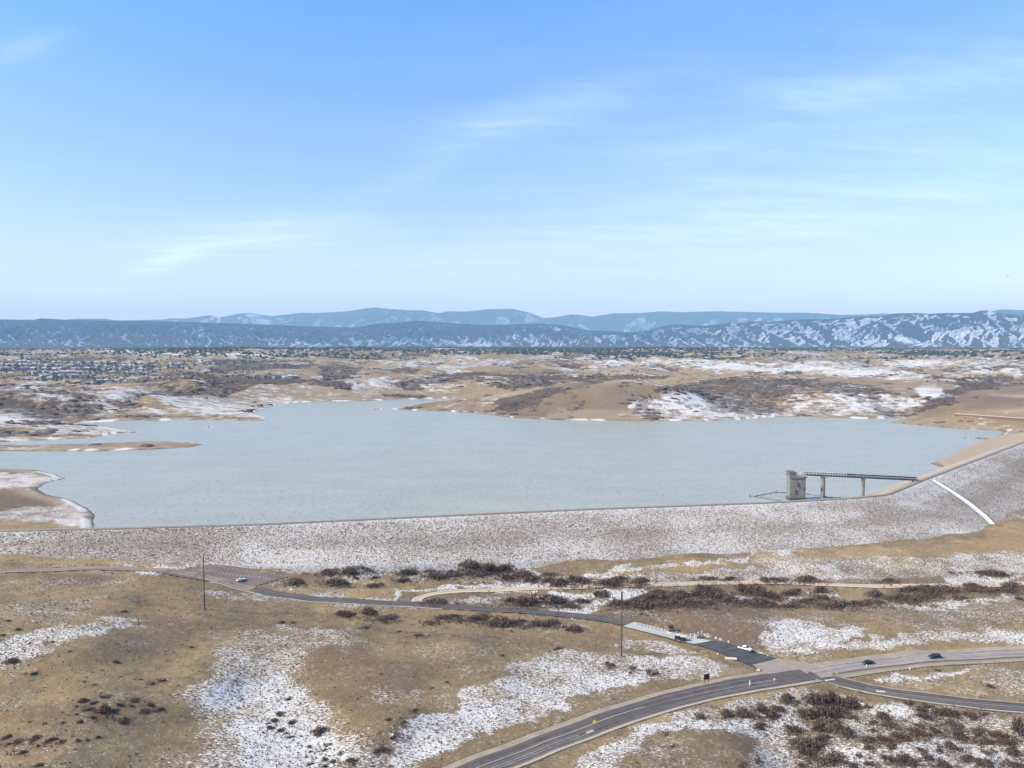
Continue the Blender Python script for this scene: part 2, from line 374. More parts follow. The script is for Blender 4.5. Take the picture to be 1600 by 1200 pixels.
def quad_patch(name, corners, mat, dz, n=16, parent=None, carve=True, thick=0):
    Q = [on_ground(u, v) for u, v in corners]
    s = np.linspace(0, 1, n)[:, None]; t = np.linspace(0, 1, n)[None]
    def mixq(i): return (1-s)*((1-t)*Q[0][i]+t*Q[1][i])+s*((1-t)*Q[3][i]+t*Q[2][i])
    X, Y = mixq(0), mixq(1); Z = height(X.ravel(), Y.ravel()).reshape(X.shape)+dz
    V = np.stack([X, Y, Z], -1).reshape(-1, 3)
    a = (Q[1]-Q[0]).length; b = (Q[3]-Q[0]).length
    uv = np.stack(np.broadcast_arrays(s*b, t*a), -1).reshape(-1, 2)
    Fc = grid_faces(n, n)
    # face upwards
    p0, p1, p2 = V[Fc[0, 0]], V[Fc[0, 1]], V[Fc[0, 2]]
    if np.cross(p1-p0, p2-p0)[2] < 0: Fc = Fc[:, ::-1]
    if carve: ROADS.append([(q[0], q[1]) for q in Q])
    return np_mesh(name, V, Fc, mat, parent, smooth=True, uv=uv)

M = {}
M['ground'] = ground_material(); M['riprap'] = riprap_material(); M['water'] = water_material()
M['asphalt'] = asphalt_material('asphalt', (.056, .047, .041), (.105, .09, .078)); M['asphalt_dark'] = asphalt_material('fresh_asphalt', (.04, .039, .04), (.065, .063, .063))
M['road_pale'] = asphalt_material('worn_concrete_road', (.19, .162, .138), (.26, .225, .192)); M['road_brown'] = asphalt_material('dusty_road', (.17, .12, .085), (.25, .18, .125))
M['apron'] = asphalt_material('pinkish_concrete', (.28, .225, .18), (.34, .275, .225), False); M['pad'] = asphalt_material('pale_concrete', (.38, .37, .335), (.47, .455, .41), False)
M['lot'] = asphalt_material('parking_asphalt', (.15, .11, .09), (.20, .148, .12), False)
M['gravel'] = asphalt_material('gravel_shoulder', (.28, .22, .15), (.38, .305, .22), False); M['dirt'] = asphalt_material('dirt_track', (.36, .28, .2), (.45, .36, .26))
M['kerb'] = plain('kerb_concrete', (.62, .56, .46)); M['paint'] = plain('road_paint', (.35, .335, .30), .7, var=.4, scale=.5); M['paint_y'] = plain('worn_yellow_paint', (.5, .42, .3), .6)
M['concrete'] = plain('cast_concrete', (.19, .183, .16), .85, var=.25, scale=.35, bump=.2); M['concrete_dark'] = plain('weathered_concrete', (.13, .125, .115), .85, var=.2, scale=.5); M['wet'] = plain('wet_concrete', (.07, .075, .07), .5)
M['steel'] = plain('galvanised_steel', (.2, .205, .21), .5, .4); M['dark_steel'] = plain('dark_steel', (.055, .055, .06), .5, .5); M['corten'] = plain('weathering_steel', (.10, .075, .06), .75, .2)
M['rail'] = plain('pale_railing', (.6, .6, .58), .5); M['snow'] = plain('snow', (.64, .64, .64), .8, var=.2, scale=.4); M['black'] = plain('black_paint', (.02, .02, .022), .4)
M['white_paint'] = plain('white_car_paint', (.8, .8, .8), .25, var=.03); M['black_paint'] = plain('black_car_paint', (.012, .013, .016), .2, var=.05); M['grey_paint'] = plain('dark_grey_car_paint', (.025, .022, .024), .25)
M['glass'] = plain('tinted_glass', (.02, .025, .03), .08); M['tyre'] = plain('tyre_rubber', (.02, .02, .02), .8); M['rim'] = plain('wheel_rim', (.4, .4, .42), .35, .7)
M['lamp'] = plain('lamp_glass', (.7, .7, .65), .2); M['tail'] = plain('tail_glass', (.25, .02, .02), .25)
M['sign_y'] = plain('yellow_sign', (.75, .68, .10), .5, var=.04); M['pale_rock'] = plain('pale_boulder', (.48, .45, .4), .9, var=.3, scale=1.5); M['sign_w'] = plain('white_sign', (.8, .8, .78), .5); M['wood'] = plain('weathered_wood', (.2, .15, .1), .8)
M['rock'] = plain('boulder', (.42, .37, .31), .85, var=.3, scale=1.5, bump=.4)
M['twig'] = plain('bare_oak_twigs', (.115, .08, .062), .9, var=.35, scale=1.2); M['twig_red'] = plain('russet_brush', (.13, .075, .052), .9, var=.3, scale=1.2); M['twig_grey'] = plain('grey_sage_brush', (.15, .115, .09), .9, var=.3, scale=1.2)
M['tuft'] = plain('dry_grass_tuft', (.23, .185, .12), .9, var=.45, scale=.35); M['far_tree'] = plain('dark_conifers', (.035, .042, .034), .9, var=.4, scale=.01); M['far_scrub'] = plain('distant_scrub_oak', (.095, .073, .06), .9, var=.4, scale=.01)

# --- road lines
main_cl = center_line([(560,1282),(660,1238),(720,1212),(800,1181),(900,1143),(1000,1107),(1100,1080.5),(1200,1062.5),(1300,1047),(1400,1033.5),(1500,1026.5),(1600,1021),(1750,1014)])
side_cl = center_line([(1262,1052),(1290,1060),(1330,1070),(1400,1084),(1500,1097),(1600,1106.5),(1750,1116)])
acc_cl = center_line([(1185,1035.5),(1135,1018),(1085,1003),(1020,986),(965,970),(900,961.5),(800,953),(700,947.5),(600,942.5),(500,937),(430,929),(380,917),(340,906),(300,897),(260,891),(200,888),(100,889.5),(0,893),(-140,898)], it=6)
trail_cl = center_line([(655,946),(645,938),(670,928),(740,922.5),(820,919.5),(900,917.5),(1000,914.5),(1080,911.5),(1200,909),(1300,914),(1400,915.5),(1500,915),(1600,911),(1740,906)], it=5)
# arc length at which the main road meets the junction
P, N, S = main_cl
iu, _ = proj(P[:, 0], P[:, 1], np.zeros(len(P)))
S_of = lambda u, iu=iu, S=S: float(np.interp(u, iu, S))
sj = S_of(1268)
def road(o): o['kind'] = 'structure'; return o
road(strip('gravel_shoulder', main_cl, -7.2, 7.4, M['gravel'], .03, carve=True))
road(strip('main_road', main_cl, -5.3, 5.1, M['asphalt'], .09, s1=sj))
road(strip('concrete_road', main_cl, -4.6, 4.8, M['road_pale'], .09, s0=sj-2))
road(strip('kerb', main_cl, -6.9, -6.45, M['kerb'], .2, s1=S_of(1255), thick=.3))
road(strip('road_centre_line', main_cl, .35, .62, M['paint_y'], .115, s1=S_of(1010)))
road(strip('road_lane_line', main_cl, -2.5, -2.25, M['paint'], .115, s1=S_of(905)))
road(strip('road_lane_line', main_cl, -3.65, -3.4, M['paint'], .115, s1=S_of(925)))
road(strip('road_hatching', main_cl, -3.5, -2.4, M['paint'], .12, s0=S_of(898), s1=S_of(924), dash=(3.1, 6)))
road(strip('road_lane_line', main_cl, -.9, -.65, M['paint'], .115, s0=S_of(1045), s1=S_of(1215)))
road(strip('road_edge_line', main_cl, 4.9, 5.1, M['paint_y'], .115, s1=S_of(1150)))
road(strip('road_lane_line', main_cl, 3.6, 4.0, M['paint'], .115, s0=S_of(1290), s1=S_of(1435)))
road(strip('road_lane_line', main_cl, -.1, .2, M['paint'], .115, s0=S_of(1285)))
road(strip('tar_seam', main_cl, -3.9, -2.9, M['asphalt'], .113, s0=sj+6))
road(strip('side_road_verge', side_cl, -4.6, 4.4, M['gravel'], .026, carve=True, s0=8))
road(strip('side_road', side_cl, -3.4, 3.4, M['asphalt'], .084))
road(strip('kerb', side_cl, -4.4, -4.0, M['kerb'], .2, s0=14, thick=.3))
road(strip('side_road_line', side_cl, -.1, .12, M['paint_y'], .105, s0=20))
P, N, S = acc_cl; iu2, _ = proj(P[:, 0], P[:, 1], height(P[:, 0], P[:, 1])); A_of = lambda u, iu2=iu2, S=S: float(np.interp(-u, -iu2, S))
road(strip('access_road', acc_cl, -3.6, 3.6, M['asphalt'], .087, s0=A_of(1075), s1=A_of(400), carve=True))
road(strip('access_road_west', acc_cl, -3.4, 3.4, M['road_brown'], .087, s0=A_of(403), carve=True))
road(strip('access_road_edge', acc_cl, 3.9, 4.5, M['kerb'], .12, s0=A_of(700), s1=A_of(330), thick=.3))
road(strip('dirt_track', trail_cl, -2.6, 2.6, M['dirt'], .05, carve=True))
road(quad_patch('entrance_asphalt', [(1084,1006.5),(1118,1001.5),(1216,1029.5),(1174,1040)], M['asphalt_dark'], .1))
road(quad_patch('concrete_apron', [(1175,1039),(1214,1029.5),(1283,1040),(1200,1053.5)], M['apron'], .13))
road(quad_patch('concrete_pad', [(973,979),(991,972),(1112,1001.5),(1084,1006.5)], M['pad'], .12))
lot = road(quad_patch('parking_lot', [(241,894.5),(336,881),(452,901),(395,917)], M['lot'], .08, n=30))
# stall markings
for a, b_, nst, L in (((338,884.5),(440,899),20,4.6),((309,890.5),(428,905),22,4.8),((282,897.5),(372,910.5),18,4.6)):
    pa, pb = on_ground(*a), on_ground(*b_); d = (pb-pa); d.z = 0; ln = d.length; d.normalize(); nrm = Vector((-d.y, d.x, 0)); mb = MB()
    for i in range(nst):
        c0 = pa+d*(ln*i/(nst-1)); c0.z = 0; q = []
        for sx, sy in ((-.2, -L*.3), (.2, -L*.3), (.2, L*.3), (-.2, L*.3)):
            w = c0+d*sx+nrm*sy; w.z = H1(w.x, w.y)+.13; q.append(w)
        mb.add(q, [(0, 1, 2, 3)])
    road(mb.build('stall_markings', M['paint']))

# ------------------------------------------------------------------ dam
def dam():
    Pc, t = resample(CR, 3.0); Pc = smooth_line(Pc, 5)
    T = np.gradient(Pc, axis=0); T /= np.hypot(*T.T)[:, None]
    Nn = np.stack([T[:, 1], -T[:, 0]], 1)      # downstream
    for _ in range(40): Nn[1:-1] = .25*Nn[:-2]+.5*Nn[1:-1]+.25*Nn[2:]
    Nn /= np.hypot(*Nn.T)[:, None]
    uu, _ = proj(Pc[:, 0], Pc[:, 1], np.full(len(Pc), CREST))
    zt = np.interp(uu, [-150, 0, 170, 330, 560, 740, 900, 1060, 1240, 1400, 1445, 1600], [18.5, 17, 15, 12, 9.5, 8, 7, 7, 7, 7.5, 8, 10])
    w = np.interp(uu, [-150, 0, 560, 900, 1240, 1370, 1440, 1500, 1700], [16, 21, 43, 51, 50, 53, 74, 66, 62])
    HW = 2.4
    k = 40; tt = np.r_[np.linspace(0, 1.0, k-3), 1.03, 1.06, 1.09]; drop = np.zeros(k); drop[-3:] = (1.2, 3, 6)
    Pd = Pc+Nn*HW
    X = Pd[:, 0:1]+Nn[:, 0:1]*(w[:, None]*tt[None]); Y = Pd[:, 1:2]+Nn[:, 1:2]*(w[:, None]*tt[None])
    Z = CREST+(zt-CREST)[:, None]*tt[None] + .5*(fbm(X/9, Y/9, 3, 4)-.5)*np.minimum(tt*6, 1)[None] - drop[None]
    root = empty('earth_dam', (float(Pc[len(Pc)//2, 0]), float(Pc[len(Pc)//2, 1]), 0)); off = np.array(root.location)
    tag(root, 'long low earth dam with a snow speckled grassy downstream face holding back the reservoir', 'dam')
    V = np.stack([X, Y, Z], -1)
    uS, _ = proj(X, Y, Z)
    cov = .49+.18*(fbm(X/45, Y/25, 3, 8)-.5)*2
    cov = cov + np.interp(uu, [0, 380, 400, 700, 1200, 1440, 1600], [-.1, -.08, .08, .07, .03, .0, -.05])[:, None]
    cov = cov - .12*np.exp(-((tt[None]-.55)/.13)**2)*(fbm(X/80, Y/80, 2, 3) > .42) + .15*np.exp(-(tt[None]/.06)**2)
    cov = np.where((uu[:, None] > 1380) & (tt[None] < .3), cov+.12, cov)
    A = np.zeros(V.shape[:2]+(4,)); A[..., 0] = cov; A[..., 3] = 0
    np_mesh('downstream_face', (V-off).reshape(-1, 3), grid_faces(len(Pc), k), M['riprap'], root, True, {'paint_a': A})
    # crest road
    cr = []; 
    for o, z in ((HW, 0), (HW-.5, .35), (-HW+.5, .35), (-HW, 0)): cr.append(np.c_[Pc+Nn*o, np.full(len(Pc), CREST+z)])
    V2 = np.stack(cr, 1)
    np_mesh('crest_road', (V2-off).reshape(-1, 3), grid_faces(len(Pc), 4)[:, ::-1], M['gravel'], root, uv=np.zeros((len(Pc)*4, 2)))
    np_mesh('crest_edge', ((np.stack([np.c_[Pc+Nn*(HW+.3), np.full(len(Pc), CREST+.1)], np.c_[Pc+Nn*(HW-.2), np.full(len(Pc), CREST+.75)], np.c_[Pc+Nn*(HW-.7), np.full(len(Pc), CREST+.1)]], 1))-off).reshape(-1, 3), grid_faces(len(Pc), 3)[:, ::-1], M['concrete'], root)
    # upstream face
    k = 14; tt2 = np.linspace(0, 1, k); Pu = Pc-Nn*HW; W2 = np.interp(uu, [1300, 1500], [60, 62])
    X = Pu[:, 0:1]-Nn[:, 0:1]*W2[:, None]*tt2; Y = Pu[:, 1:2]-Nn[:, 1:2]*W2[:, None]*tt2
    Z = CREST-W2[:, None]*tt2/2.3; land = height(X.ravel(), Y.ravel()).reshape(X.shape)
    m, nt, b = new_mat('soil_cement'); g = G(nt); p = g.pos(); n = g.noise(p, .03, 4); sep = g.n('ShaderNodeSeparateXYZ'); g.l(p, sep.inputs[0])
    cx = g.n('ShaderNodeCombineXYZ'); g.l(g.math('MULTIPLY', sep.outputs[2], 1.0), cx.inputs[2]); g.l(g.math('MULTIPLY', sep.outputs[0], .01), cx.inputs[0])
    c = g.mix(g.rng(g.noise(cx.outputs[0], 1.3, 3), .35, .65), (.33, .27, .2), (.42, .35, .265)); c = g.mix(g.rng(n, .4, .7, 0, .35), c, (.55, .47, .38))
    c = g.mix(g.rng(sep.outputs[2], 8.3, 9.2, .6, 0), c, (.2, .17, .14)); g.l(c, b.inputs['Base Color']); b.inputs['Roughness'].default_value = .9
    np_mesh('upstream_face', (np.stack([X, Y, Z], -1)-off).reshape(-1, 3), grid_faces(len(Pc), k)[:, ::-1], m, root)
    # drainage channel down the bend
    i0 = int(np.argmin(abs(uu-1446)))
    def face_pt(i, t, s=0, dz=.12):
        i = int(i); p = Pd[i]+Nn[i]*w[i]*t+T[i]*s; return np.array([p[0], p[1], CREST+(zt[i]-CREST)*t+dz])
    # choose the toe station so that the channel lands where it does in the photo
    best = min(range(len(Pc)), key=lambda i: abs(proj(*face_pt(i, 1.0))[0]-1553)+abs(proj(*face_pt(i, 1.0))[1]-811))
    a = face_pt(i0, .04); b2 = face_pt(best, .98); rows = []
    for q in np.linspace(0, 1, 30):
        i = i0+(best-i0)*q; j = int(i); f = i-j
        c0 = face_pt(j, .04+.94*q)*(1-f)+face_pt(min(j+1, len(Pc)-1), .04+.94*q)*f; rows.append(c0)
    rows = np.array(rows); d = np.gradient(rows[:, :2], axis=0); d /= np.hypot(*d.T)[:, None]; nn = np.stack([-d[:, 1], d[:, 0]], 1)
    prof = [(-3.2, .45, 0), (-2.5, .55, 0), (-2.2, .25, 1), (2.2, .25, 1), (2.5, .55, 0), (3.2, .45, 0)]
    V = np.stack([np.c_[rows[:, :2]+nn*o, rows[:, 2]+z] for o, z, _ in prof], 1)
    mi = np.tile([0, 0, 1, 0, 0], len(rows)-1)
    np_mesh('drainage_channel', (V-off).reshape(-1, 3), grid_faces(len(rows), 6)[:, ::-1], [M['concrete_dark'], M['snow']], root, matidx=mi)
    return Pc, Nn, uu, w, zt, Pd
DAM = dam()

# ------------------------------------------------------------------ ground sheet
CLUMPS = {
 'scrub strip between dam foot and parking lot': ('d', 'low %s shrub in the scrub strip below the dam, right of the parking lot', [(500,888,18,9),(547,883,36,9),(510,899,36,11),(547,897,26,13),(575,892,34,10),(557,905,12,5),(584,904,13,6),(526,914,40,13,'g'),(461,913,30,12,'g'),(586,917,22,8,'g'),(635,897,34,13),(628,909,22,7),(675,893,34,13),(650,880,20,8),(682,882,26,7),(710,901,92,10),(705,884,36,10),(735,889,46,18),(760,894,36,14),(787,893,34,15),(793,907,24,12),(412,875,30,3),(600,884,20,4),(660,886,14,5)]),
 'thicket in front of the dam centre': ('d', '%s shrub in the snowy thicket between the dirt track and the dam foot', [(820,902,44,13),(832,909,34,9),(857,901,30,6),(890,915,64,15),(985,914,74,14),(950,915,34,9),(858,911,30,9),(1142,907,24,9),(1110,909,50,4),(1198,909,22,7),(1218,911,42,8),(1268,911,44,9)]),
 'thicket above the access road': ('d', '%s shrub in the thicket between the access road and the dirt track', [(685,944,40,10),(797,942,24,16),(842,944,88,20),(910,942,28,9),(940,935,34,12),(892,950,34,10,'r'),(1012,938,34,14),(1030,928,26,8),(985,946,60,11),(1025,948,80,16),(1050,938,60,13),(1080,934,60,15),(1095,947,60,13),(1112,928,46,12),(1130,940,46,14),(1158,944,56,14),(1175,930,50,18),(1188,948,44,13),(1060,949,60,9)]),
 'shrubs near the main road bend right': ('d', '%s shrub in the long scrub line across the right middle meadow', [(1208,937,38,20),(1245,930,42,10),(1285,925,24,13),(1288,937,26,12),(1265,943,46,11),(1237,950,40,9),(1210,948,28,8),(1330,950,74,12),(1290,950,40,6),(1372,944,36,8),(1398,938,36,9),(1425,941,50,11),(1435,945,34,5),(1440,925,60,11),(1487,926,52,10),(1465,935,50,7),(1505,937,28,7),(1525,920,42,8),(1555,926,90,9),(1585,921,46,12),(1560,900,40,13),(1540,898,26,8),(1390,910,30,8),(1488,897,12,5,'r'),(1502,896,10,3),(1597,938,14,6)]),
 'round shrub': ('g', 'round upright %s shrub alone on the gold grass in the right middle meadow', [(1370,932,22,17)]),
 'row by the access road': ('r', '%s brush in the strip just below the middle of the access road', [(555,963,66,13,'r'),(600,971,40,9,'g'),(672,976,28,6,'g')]),
 'long row below access road': ('d', '%s shrub in the long scrub row just below the access road', [(700,969,50,9),(745,971,56,11),(785,977,44,13),(825,977,60,12),(862,980,42,13),(900,986,28,11)]),
 'scattered on the brown hill': ('d', 'small %s shrub scattered on the brown hillside above the big snow patch', [(440,974,14,5),(457,974,12,5),(572,982,14,4),(655,995,22,5,'r'),(870,1016,16,5),(622,988,12,3)]),
 'left tufts': ('d', 'small lone %s shrub on the left hillside grass', [(11,971,10,4),(26,986,12,5),(191,957,12,4),(103,952,9,2),(136,953,9,2),(51,1055,18,6),(179,1035,12,4),(251,1066,16,5),(236,1070,14,4),(217,1063,8,3),(130,1066,9,3),(145,1071,10,3),(297,1012,12,3),(2,994,10,4),(108,1019,8,3)]),
 'shrub on left snow streak': ('d', '%s shrub lying across the snow streak at the left edge', [(15,1036,28,7),(45,1007,10,3),(80,1004,10,3)]),
 'left clump': ('d', '%s shrub in the clump on the left hillside beside a snow patch', [(127,1098,20,8),(160,1091,20,6),(157,1117,30,20,'r'),(143,1100,14,5),(185,1105,14,6),(205,1097,20,6),(232,1103,18,7),(245,1113,18,6),(220,1115,22,7),(190,1130,24,6),(134,1112,18,5),(124,1130,14,5),(143,1124,12,5),(95,1132,12,4),(69,1132,10,3),(203,1106,12,4),(178,1112,12,4),(119,1117,6,4)]),
 'left bottom row': ('d', '%s shrub in the row near the bottom left corner', [(8,1156,16,9),(50,1158,20,10),(22,1163,20,6),(75,1161,18,7),(93,1162,14,6),(120,1161,12,6),(152,1154,10,6),(33,1179,20,7),(57,1168,10,4),(58,1199,26,5),(88,1156,8,4),(135,1158,8,3),(47,1129,7,4),(12,1164,10,4)]),
 'snow shrubs': ('d', 'small %s shrub poking out of the big snow patch at bottom left of centre', [(435,1119,18,7),(427,1128,18,6),(454,1131,14,8),(420,1141,18,5),(437,1143,14,6),(500,1147,30,8),(454,1154,14,4),(483,1168,12,5),(512,1167,16,5,'g'),(530,1180,12,4,'g'),(450,1094,16,5),(432,1083,10,3),(505,1190,14,6),(520,1192,18,5),(545,1192,22,7),(555,1190,14,6),(507,1199,12,6),(484,1196,12,5),(418,1132,10,4),(445,1148,10,4),(484,1176,9,4),(507,1174,9,4),(478,1184,8,3),(411,1146,8,3),(470,1152,7,3),(552,1196,12,4),(495,1152,20,5)]),
 'gully shrubs': ('d', 'small %s shrub on the edge between brown grass and the long snow slope', [(648,1113,14,5),(630,1132,14,5),(607,1126,12,5),(614,1156,14,5),(592,1177,18,8,'g'),(785,1025,9,3),(675,1076,8,3),(595,1054,7,3),(698,1067,8,3)]),
 'on the right snow slope': ('d', 'flat %s shrub on the snow slope left of the sign', [(990,1046,18,5),(957,1043,16,5),(985,1053,10,4),(1015,1053,16,4),(1025,1055,14,4),(950,1038,12,4)]),
 'right thicket west': ('d', '%s shrub in the thicket right of the main road bend', [(1097,1122,22,7),(1135,1114,16,7),(1140,1122,28,9),(1165,1120,40,12),(1190,1112,26,11),(1208,1124,34,15),(1215,1112,30,10),(1190,1139,22,10),(1042,1149,14,4),(1052,1168,14,4),(1185,1192,22,7),(1160,1200,18,6)]),
 'right thicket near side road': ('d', '%s shrub in the snowy thicket below the side road', [(1235,1098,28,15),(1280,1100,40,20),(1305,1103,50,24),(1330,1105,34,20),(1265,1122,34,18),(1290,1122,44,24),(1315,1118,30,14),(1285,1142,30,16),(1306,1142,42,20,'g'),(1262,1170,40,18),(1248,1148,36,11),(1290,1160,30,14),(1270,1185,34,16),(1305,1195,46,20),(1255,1200,20,10,'r'),(1330,1152,30,18),(1341,1124,16,6),(1358,1107,12,6),(1387,1125,30,11),(1366,1133,18,9,'g'),(1240,1161,14,8,'g')]),
 'right thicket middle': ('r', '%s shrub in the thicket in the middle of the snowy lower right field', [(1397,1140,42,9,'d'),(1440,1112,20,11,'d'),(1443,1122,32,10,'d'),(1470,1118,30,14,'d'),(1485,1118,30,13,'d'),(1519,1124,24,11,'d'),(1542,1120,24,5,'d'),(1423,1102,22,6,'d'),(1452,1107,22,7),(1442,1151,50,13),(1412,1159,46,13),(1385,1160,34,11),(1362,1160,26,11),(1367,1144,16,7),(1465,1147,24,9),(1440,1139,26,5,'d'),(1492,1139,32,12,'g'),(1500,1151,30,11,'d'),(1533,1149,26,12,'g'),(1512,1160,28,11,'d'),(1492,1172,30,16),(1570,1157,46,12),(1575,1164,30,9,'d'),(1545,1163,30,9,'d')]),
 'right thicket bottom': ('d', '%s shrub on the snow along the bottom right edge of the picture', [(1420,1196,44,17),(1395,1192,24,10),(1397,1170,20,9),(1452,1188,28,12),(1480,1200,34,14),(1515,1190,28,11),(1545,1199,36,15),(1590,1182,28,15),(1585,1199,32,14),(1360,1172,24,8),(1345,1185,18,7),(1440,1175,18,6),(1470,1176,18,7),(1545,1180,22,8,'g'),(1365,1200,24,9),(1335,1200,20,9)]),
 'right field': ('d', 'low %s shrub alone in the speckled field between the two roads', [(1467,1049,12,4),(1550,1075,14,6,'r')]),
}
SNOW = [ # polygon (px), coverage, feather
 ([(-60,1020),(0,1000),(60,986),(120,976),(200,966),(218,975),(120,1000),(62,1020),(30,1040),(0,1056),(-60,1070)], .72, 8),
 ([(330,1000),(400,986),(520,985),(565,995),(480,1010),(470,1060),(500,1100),(565,1130),(600,1240),(100,1240),(70,1195),(150,1168),(250,1150),(320,1130),(290,1105),(200,1112),(260,1080),(330,1050)], .50, 20),
 ([(350,1075),(440,1050),(470,1090),(520,1150),(570,1240),(420,1240),(360,1140)], .86, 12),
 ([(140,1176),(220,1162),(260,1170),(200,1190)], .78, 8), ([(255,1085),(330,1075),(300,1100),(180,1118)], .75, 6),
 ([(590,1240),(610,1180),(640,1130),(720,1088),(800,1044),(880,1018),(1000,1022),(1100,1032),(1158,1041),(1100,1056),(980,1072),(900,1090),(800,1132),(720,1156),(640,1205),(610,1240)], .68, 6),
 ([(1200,1000),(1215,968),(1280,968),(1365,984),(1300,1002),(1210,1010)], .8, 8),
 ([(1205,1018),(1300,1003),(1450,987),(1700,982),(1700,1002),(1450,1004),(1300,1018)], .68, 4),
 ([(1230,955),(1400,945),(1700,920),(1700,985),(1400,988),(1300,975)], .33, 8),
 ([(1080,1130),(1080,1112),(1240,1076),(1330,1086),(1460,1112),(1700,1130),(1700,1240),(1180,1240),(1190,1150)], .52, 8),
 ([(1320,1170),(1450,1156),(1700,1166),(1700,1240),(1320,1240)], .74, 10), ([(1330,1100),(1450,1100),(1500,1122),(1430,1130),(1350,1112)], .72, 8),([(1200,1120),(1240,1115),(1270,1140),(1220,1140)], .8, 6),
 ([(860,1240),(930,1180),(1000,1138),(1080,1108),(1110,1118),(1040,1155),(990,1190),(960,1240)], .6, 7),
 ([(1340,1062),(1420,1050),(1700,1030),(1700,1092),(1500,1086),(1400,1070)], .34, 8), ([(1365,1062),(1500,1042),(1510,1050),(1390,1067)], .72, 5),
 ([(440,890),(500,882),(800,881),(865,900),(820,912),(700,905),(600,905),(500,905)], .62, 5), ([(603,942),(632,922),(750,912),(885,910),(880,918),(700,922),(645,928),(622,943)], .95, 2),
 ([(400,928),(480,924),(600,936),(600,941),(500,936),(430,931)], .62, 3), ([(680,945),(740,931),(800,932),(810,948)], .66, 4), ([(800,930),(880,925),(1015,921),(985,935),(925,960),(880,962),(850,946)], .85, 3),
 ([(405,915),(470,908),(485,914),(410,919)], .66, 3), ([(205,884),(312,879),(322,883),(245,892)], .85, 2),
 ([(1090,926),(1180,925),(1200,950),(1110,946)], .6, 5), ([(1215,930),(1300,924),(1262,945),(1200,945)], .62, 4), ([(1475,897),(1550,888),(1592,902),(1560,913),(1470,912)], .85, 4),
 ([(780,968),(900,975),(922,990),(830,990)], .6, 5), ([(960,1000),(1035,1004),(1110,1021),(1050,1024),(980,1012)], .62, 4), ([(1300,944),(1450,943),(1600,925),(1600,932),(1440,952),(1330,954)], .64, 3),
 ([(430,975),(540,985),(500,990),(430,985)], .5, 5),([(330,925),(480,935),(640,948),(640,952),(480,944),(330,932)], .5, 3),
 ([(870,902),(1000,897),(1240,880),(1400,870),(1620,858),(1700,890),(1400,903),(1200,905),(1000,912),(900,912)], .50, 5), ([(870,900),(1050,878),(1240,860),(1240,864),(1050,884),(900,905)], .7, 2),
 ([(600,1075),(680,1085),(640,1100),(560,1090)], .36, 8), ([(0,1040),(0,1200),(300,1200),(300,960)], .18, 30), ([(580,880),(900,870),(900,880),(600,886)], .4, 4),
 # beyond the water
 ([(850,558),(1000,556),(1200,568),(1450,562),(1600,564),(1600,588),(1380,590),(1250,582),(1100,577),(950,571)], .7, 4), ([(1000,562),(1150,566),(1300,572),(1420,583),(1250,582),(1080,574)], .95, 3),
 ([(1225,618),(1300,610),(1400,618),(1470,632),(1300,650),(1200,648)], .66, 5), ([(1430,602),(1470,604),(1510,622),(1450,622)], .85, 3), ([(1030,615),(1100,617),(1180,645),(1210,650),(1050,652),(985,634)], .62, 5),
 ([(-40,650),(160,655),(190,673),(60,690),(-40,692)], .58, 4), ([(-40,736),(60,742),(100,750),(60,762),(-40,762)], .58, 3), ([(40,790),(110,785),(142,800),(142,822),(60,820),(-40,806)], .52, 4),([(90,815),(148,808),(150,824),(100,822)],.7,3),
 ([(150,600),(400,640),(400,658),(150,656),(-40,640),(-40,600)], .5, 10), ([(600,565),(700,560),(850,560),(700,580)], .5, 5), ([(480,585),(800,590),(800,600),(560,605)], .5, 5), ([(120,545),(230,548),(420,552),(420,556),(230,556)], .85, 2), ([(0,600),(60,595),(60,610),(0,615)], .6, 4), ([(980,540),(1080,535),(1180,545),(1000,545)], .7, 3)]
GOLD = [([(-60,866),(0,865),(330,873),(560,878),(640,882),(470,885),(330,882),(200,885),(60,880),(-60,884)], .95, 3), ([(890,908),(1000,886),(1240,862),(1500,846),(1545,832),(1560,812),(1700,800),(1700,856),(1400,867),(1240,877),(1000,896)], 1, 2.5),
 ([(490,903),(620,906),(640,925),(600,936),(480,925)], .8, 5), ([(780,1240),(880,1186),(1000,1128),(1100,1100),(1250,1067),(1250,1078),(1060,1112),(980,1150),(890,1205),(860,1240)], .85, 4),
 ([(480,950),(700,952),(860,968),(960,975),(1120,1020),(1050,1015),(960,1000),(800,990),(640,985),(500,965)], .7, 5), ([(1220,1030),(1300,1020),(1440,1006),(1700,1000),(1700,1014),(1440,1020),(1300,1034),(1240,1036)], .55, 3),
 ([(1240,910),(1380,918),(1400,940),(1300,944),(1280,915)], .7, 5), ([(0,905),(200,895),(280,905),(300,960),(200,975),(0,990)], .45, 12), ([(560,1000),(700,1005),(820,1010),(820,1030),(640,1025)], .5, 10), ([(1400,1068),(1600,1055),(1600,1085),(1480,1082)], .6, 6), ([(1380,1112),(1470,1120),(1470,1140),(1400,1130)], .7, 5),
 ([(300,990),(330,1000),(180,1060),(20,1100),(0,1060),(160,1000)], .35, 15), ([(0,812),(60,816),(150,826),(0,830)], .9, 2), ([(1270,925),(1300,920),(1330,935),(1270,940)], .7, 4), ([(1490,640),(1700,642),(1700,668),(1560,672),(1480,660)], .5, 4), ([(560,600),(800,602),(760,620),(640,625),(560,615)], .5, 5), ([(940,580),(1250,583),(1250,592),(1000,600),(880,595)], .8, 4), ([(30,695),(320,692),(320,699),(30,703)], .6, 2)]
